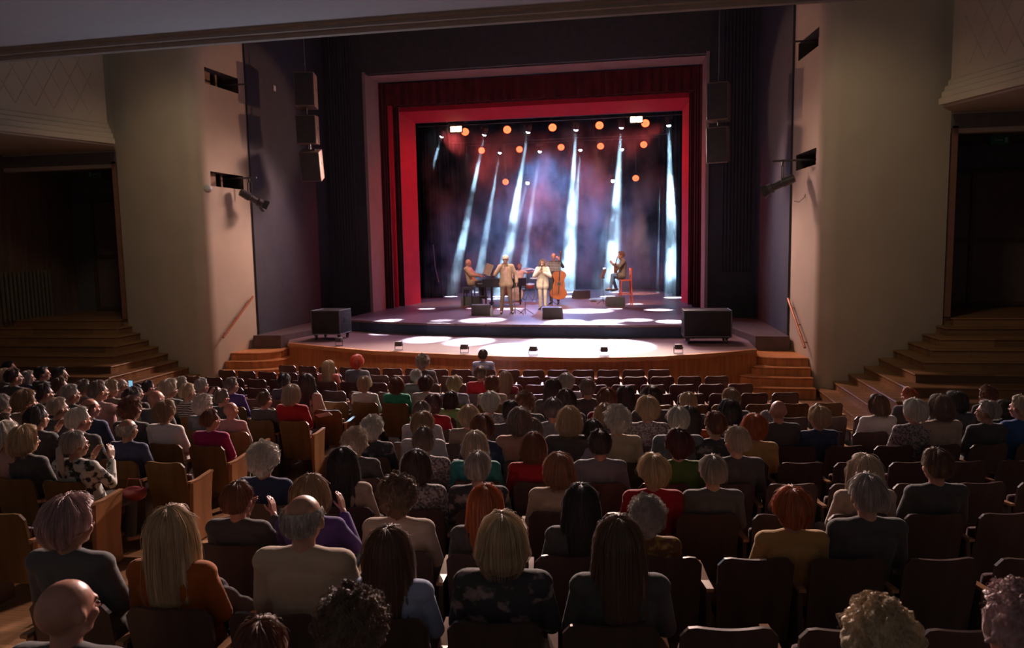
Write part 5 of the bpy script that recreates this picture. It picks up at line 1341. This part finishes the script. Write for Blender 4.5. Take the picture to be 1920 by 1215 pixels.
# floor monitors
def wedge(px0, px1, pyb, lab, rz=0, topc=None):
    P = at_z((px0+px1)/2, pyb, SZ); Wd = (at_z(px1, pyb, SZ)-at_z(px0, pyb, SZ)).length
    e = thing('floor_monitor', lab, 'monitor speaker', (P.x, P.y+.2, SZ), rz, 'wedge monitors on the stage'); w_ = Wd
    prof = [(-.20, 0), (.20, 0), (.22, .12), (-.02, .36), (-.20, .34)]
    b = BM(); l = [b.verts.new((-w_/2, y, z)) for y, z in prof]; r = [b.verts.new((w_/2, y, z)) for y, z in prof]; b.faces.new(l); b.faces.new(r[::-1])
    for k in range(5): b.faces.new((l[k], r[k], r[(k+1) % 5], l[(k+1) % 5]))
    bmesh.ops.recalc_face_normals(b, faces=b.faces[:]); obj('monitor_body', b, mat('monitor_black', (.09, .08, .08), .5, .4), e, False)
    b = BM(); box(b, (0, .108, .245), (w_*.92, .012, .31), Matrix.Rotation(radians(43), 3, 'X')); obj('grille', b, topc or mat('monitor_grille', (.16, .12, .11), .7), e, False)
    b = BM()
    for s in (-1, 1): box(b, (s*w_*.5, 0, .19), (.012, .12, .05), None, .004)
    obj('handle', b, metal, e, False)
wedge(884, 918, 592, 'black floor monitor in front of the singer in the cap')
wedge(1017, 1053, 598, 'black floor monitor in front of the singer in the ivory suit')
wedge(865, 901, 573, 'brown lit floor monitor near the pianist')
wedge(1074, 1104, 560, 'floor monitor with a red lit top, back of the stage right of the double bass', .5, mat('monitor_redlit', (.4, .08, .06), .6))  # red light on the monitor top put into the grille colour
wedge(1136, 1170, 575, 'dark floor monitor at the feet of the guitarist', .2)
P = at_z(922, 593, SZ); b = BM(); lathe(b, [(.001, 0), (.036, 0), (.036, .17), (.015, .22), (.015, .25), (.001, .25)], 14)
o = obj('bottle_body', b, mat('bottle_clear', (.75, .8, .85), .15, .5)); e = thing('water_bottle', 'clear water bottle beside the front floor monitor', 'bottle', tuple(P)); o.parent = e; o.scale = (1.3, 1.3, 1.3)
b = BM(); lathe(b, [(.017, .32), (.017, .345), (.001, .345)], 12); obj('bottle_cap', b, mat('cap_blue', (.3, .4, .6)), e)
# effects pedal near the guitarist
P = at_z(1113, 566, SZ); e = thing('effects_pedal', 'small effects pedal on the stage floor left of the guitarist', 'pedal', tuple(P))
b = BM(); box(b, (0, 0, .03), (.22, .14, .06), None, .01); obj('pedal_case', b, metal, e); b = BM(); lathe(b, [(.02, .06), (.02, .08), (.001, .08)], 10); obj('switch', b, chrome, e)

# ================================================================ stage haze
hz = bpy.data.materials.new('stage_haze'); hz.use_nodes = True; nt = hz.node_tree; nt.nodes.remove(nt.nodes['Principled BSDF'])
out = nt.nodes['Material Output']; vs = nt.nodes.new('ShaderNodeVolumeScatter'); vs.inputs['Color'].default_value = (.9, .95, 1, 1); vs.inputs['Anisotropy'].default_value = .0
tc = nt.nodes.new('ShaderNodeTexCoord'); mp = nt.nodes.new('ShaderNodeMapping'); mp.inputs['Scale'].default_value = (1, .7, .75)
n = nt.nodes.new('ShaderNodeTexNoise'); n.inputs['Scale'].default_value = .85; n.inputs['Detail'].default_value = 4; n.inputs['Roughness'].default_value = .62
mr = nt.nodes.new('ShaderNodeMapRange'); mr.inputs[1].default_value = .47; mr.inputs[2].default_value = .68; mr.inputs[3].default_value = .008; mr.inputs[4].default_value = .34
# smoke is thicker in the lower half and thins out towards the lamps
sp = nt.nodes.new('ShaderNodeSeparateXYZ'); mz = nt.nodes.new('ShaderNodeMapRange'); mz.inputs[1].default_value = 3.0; mz.inputs[2].default_value = 8.6; mz.inputs[3].default_value = 1.0; mz.inputs[4].default_value = .22
mm = nt.nodes.new('ShaderNodeMath'); mm.operation = 'MULTIPLY'
ml = nt.nodes.new('ShaderNodeMapRange'); ml.inputs[1].default_value = 1.6; ml.inputs[2].default_value = 4.2; ml.inputs[3].default_value = .30; ml.inputs[4].default_value = 1.0
m2 = nt.nodes.new('ShaderNodeMath'); m2.operation = 'MULTIPLY'
nt.links.new(tc.outputs['Object'], mp.inputs[0]); nt.links.new(mp.outputs[0], n.inputs['Vector']); nt.links.new(n.outputs['Fac'], mr.inputs[0])
nt.links.new(tc.outputs['Object'], sp.inputs[0]); nt.links.new(sp.outputs[2], mz.inputs[0]); nt.links.new(mr.outputs[0], mm.inputs[0]); nt.links.new(mz.outputs[0], mm.inputs[1])
nt.links.new(sp.outputs[2], ml.inputs[0]); nt.links.new(mm.outputs[0], m2.inputs[0]); nt.links.new(ml.outputs[0], m2.inputs[1]); nt.links.new(m2.outputs[0], vs.inputs['Density']); nt.links.new(vs.outputs[0], out.inputs['Volume'])
bm = BM(); box(bm, (0, 32.65, 5.35), (10.2, 8.6, 8.0)); o = obj('stage_haze', bm, hz, None, False)
tag(o, 'drifting stage haze lit by the lamp beams', 'haze', None, 'stuff')
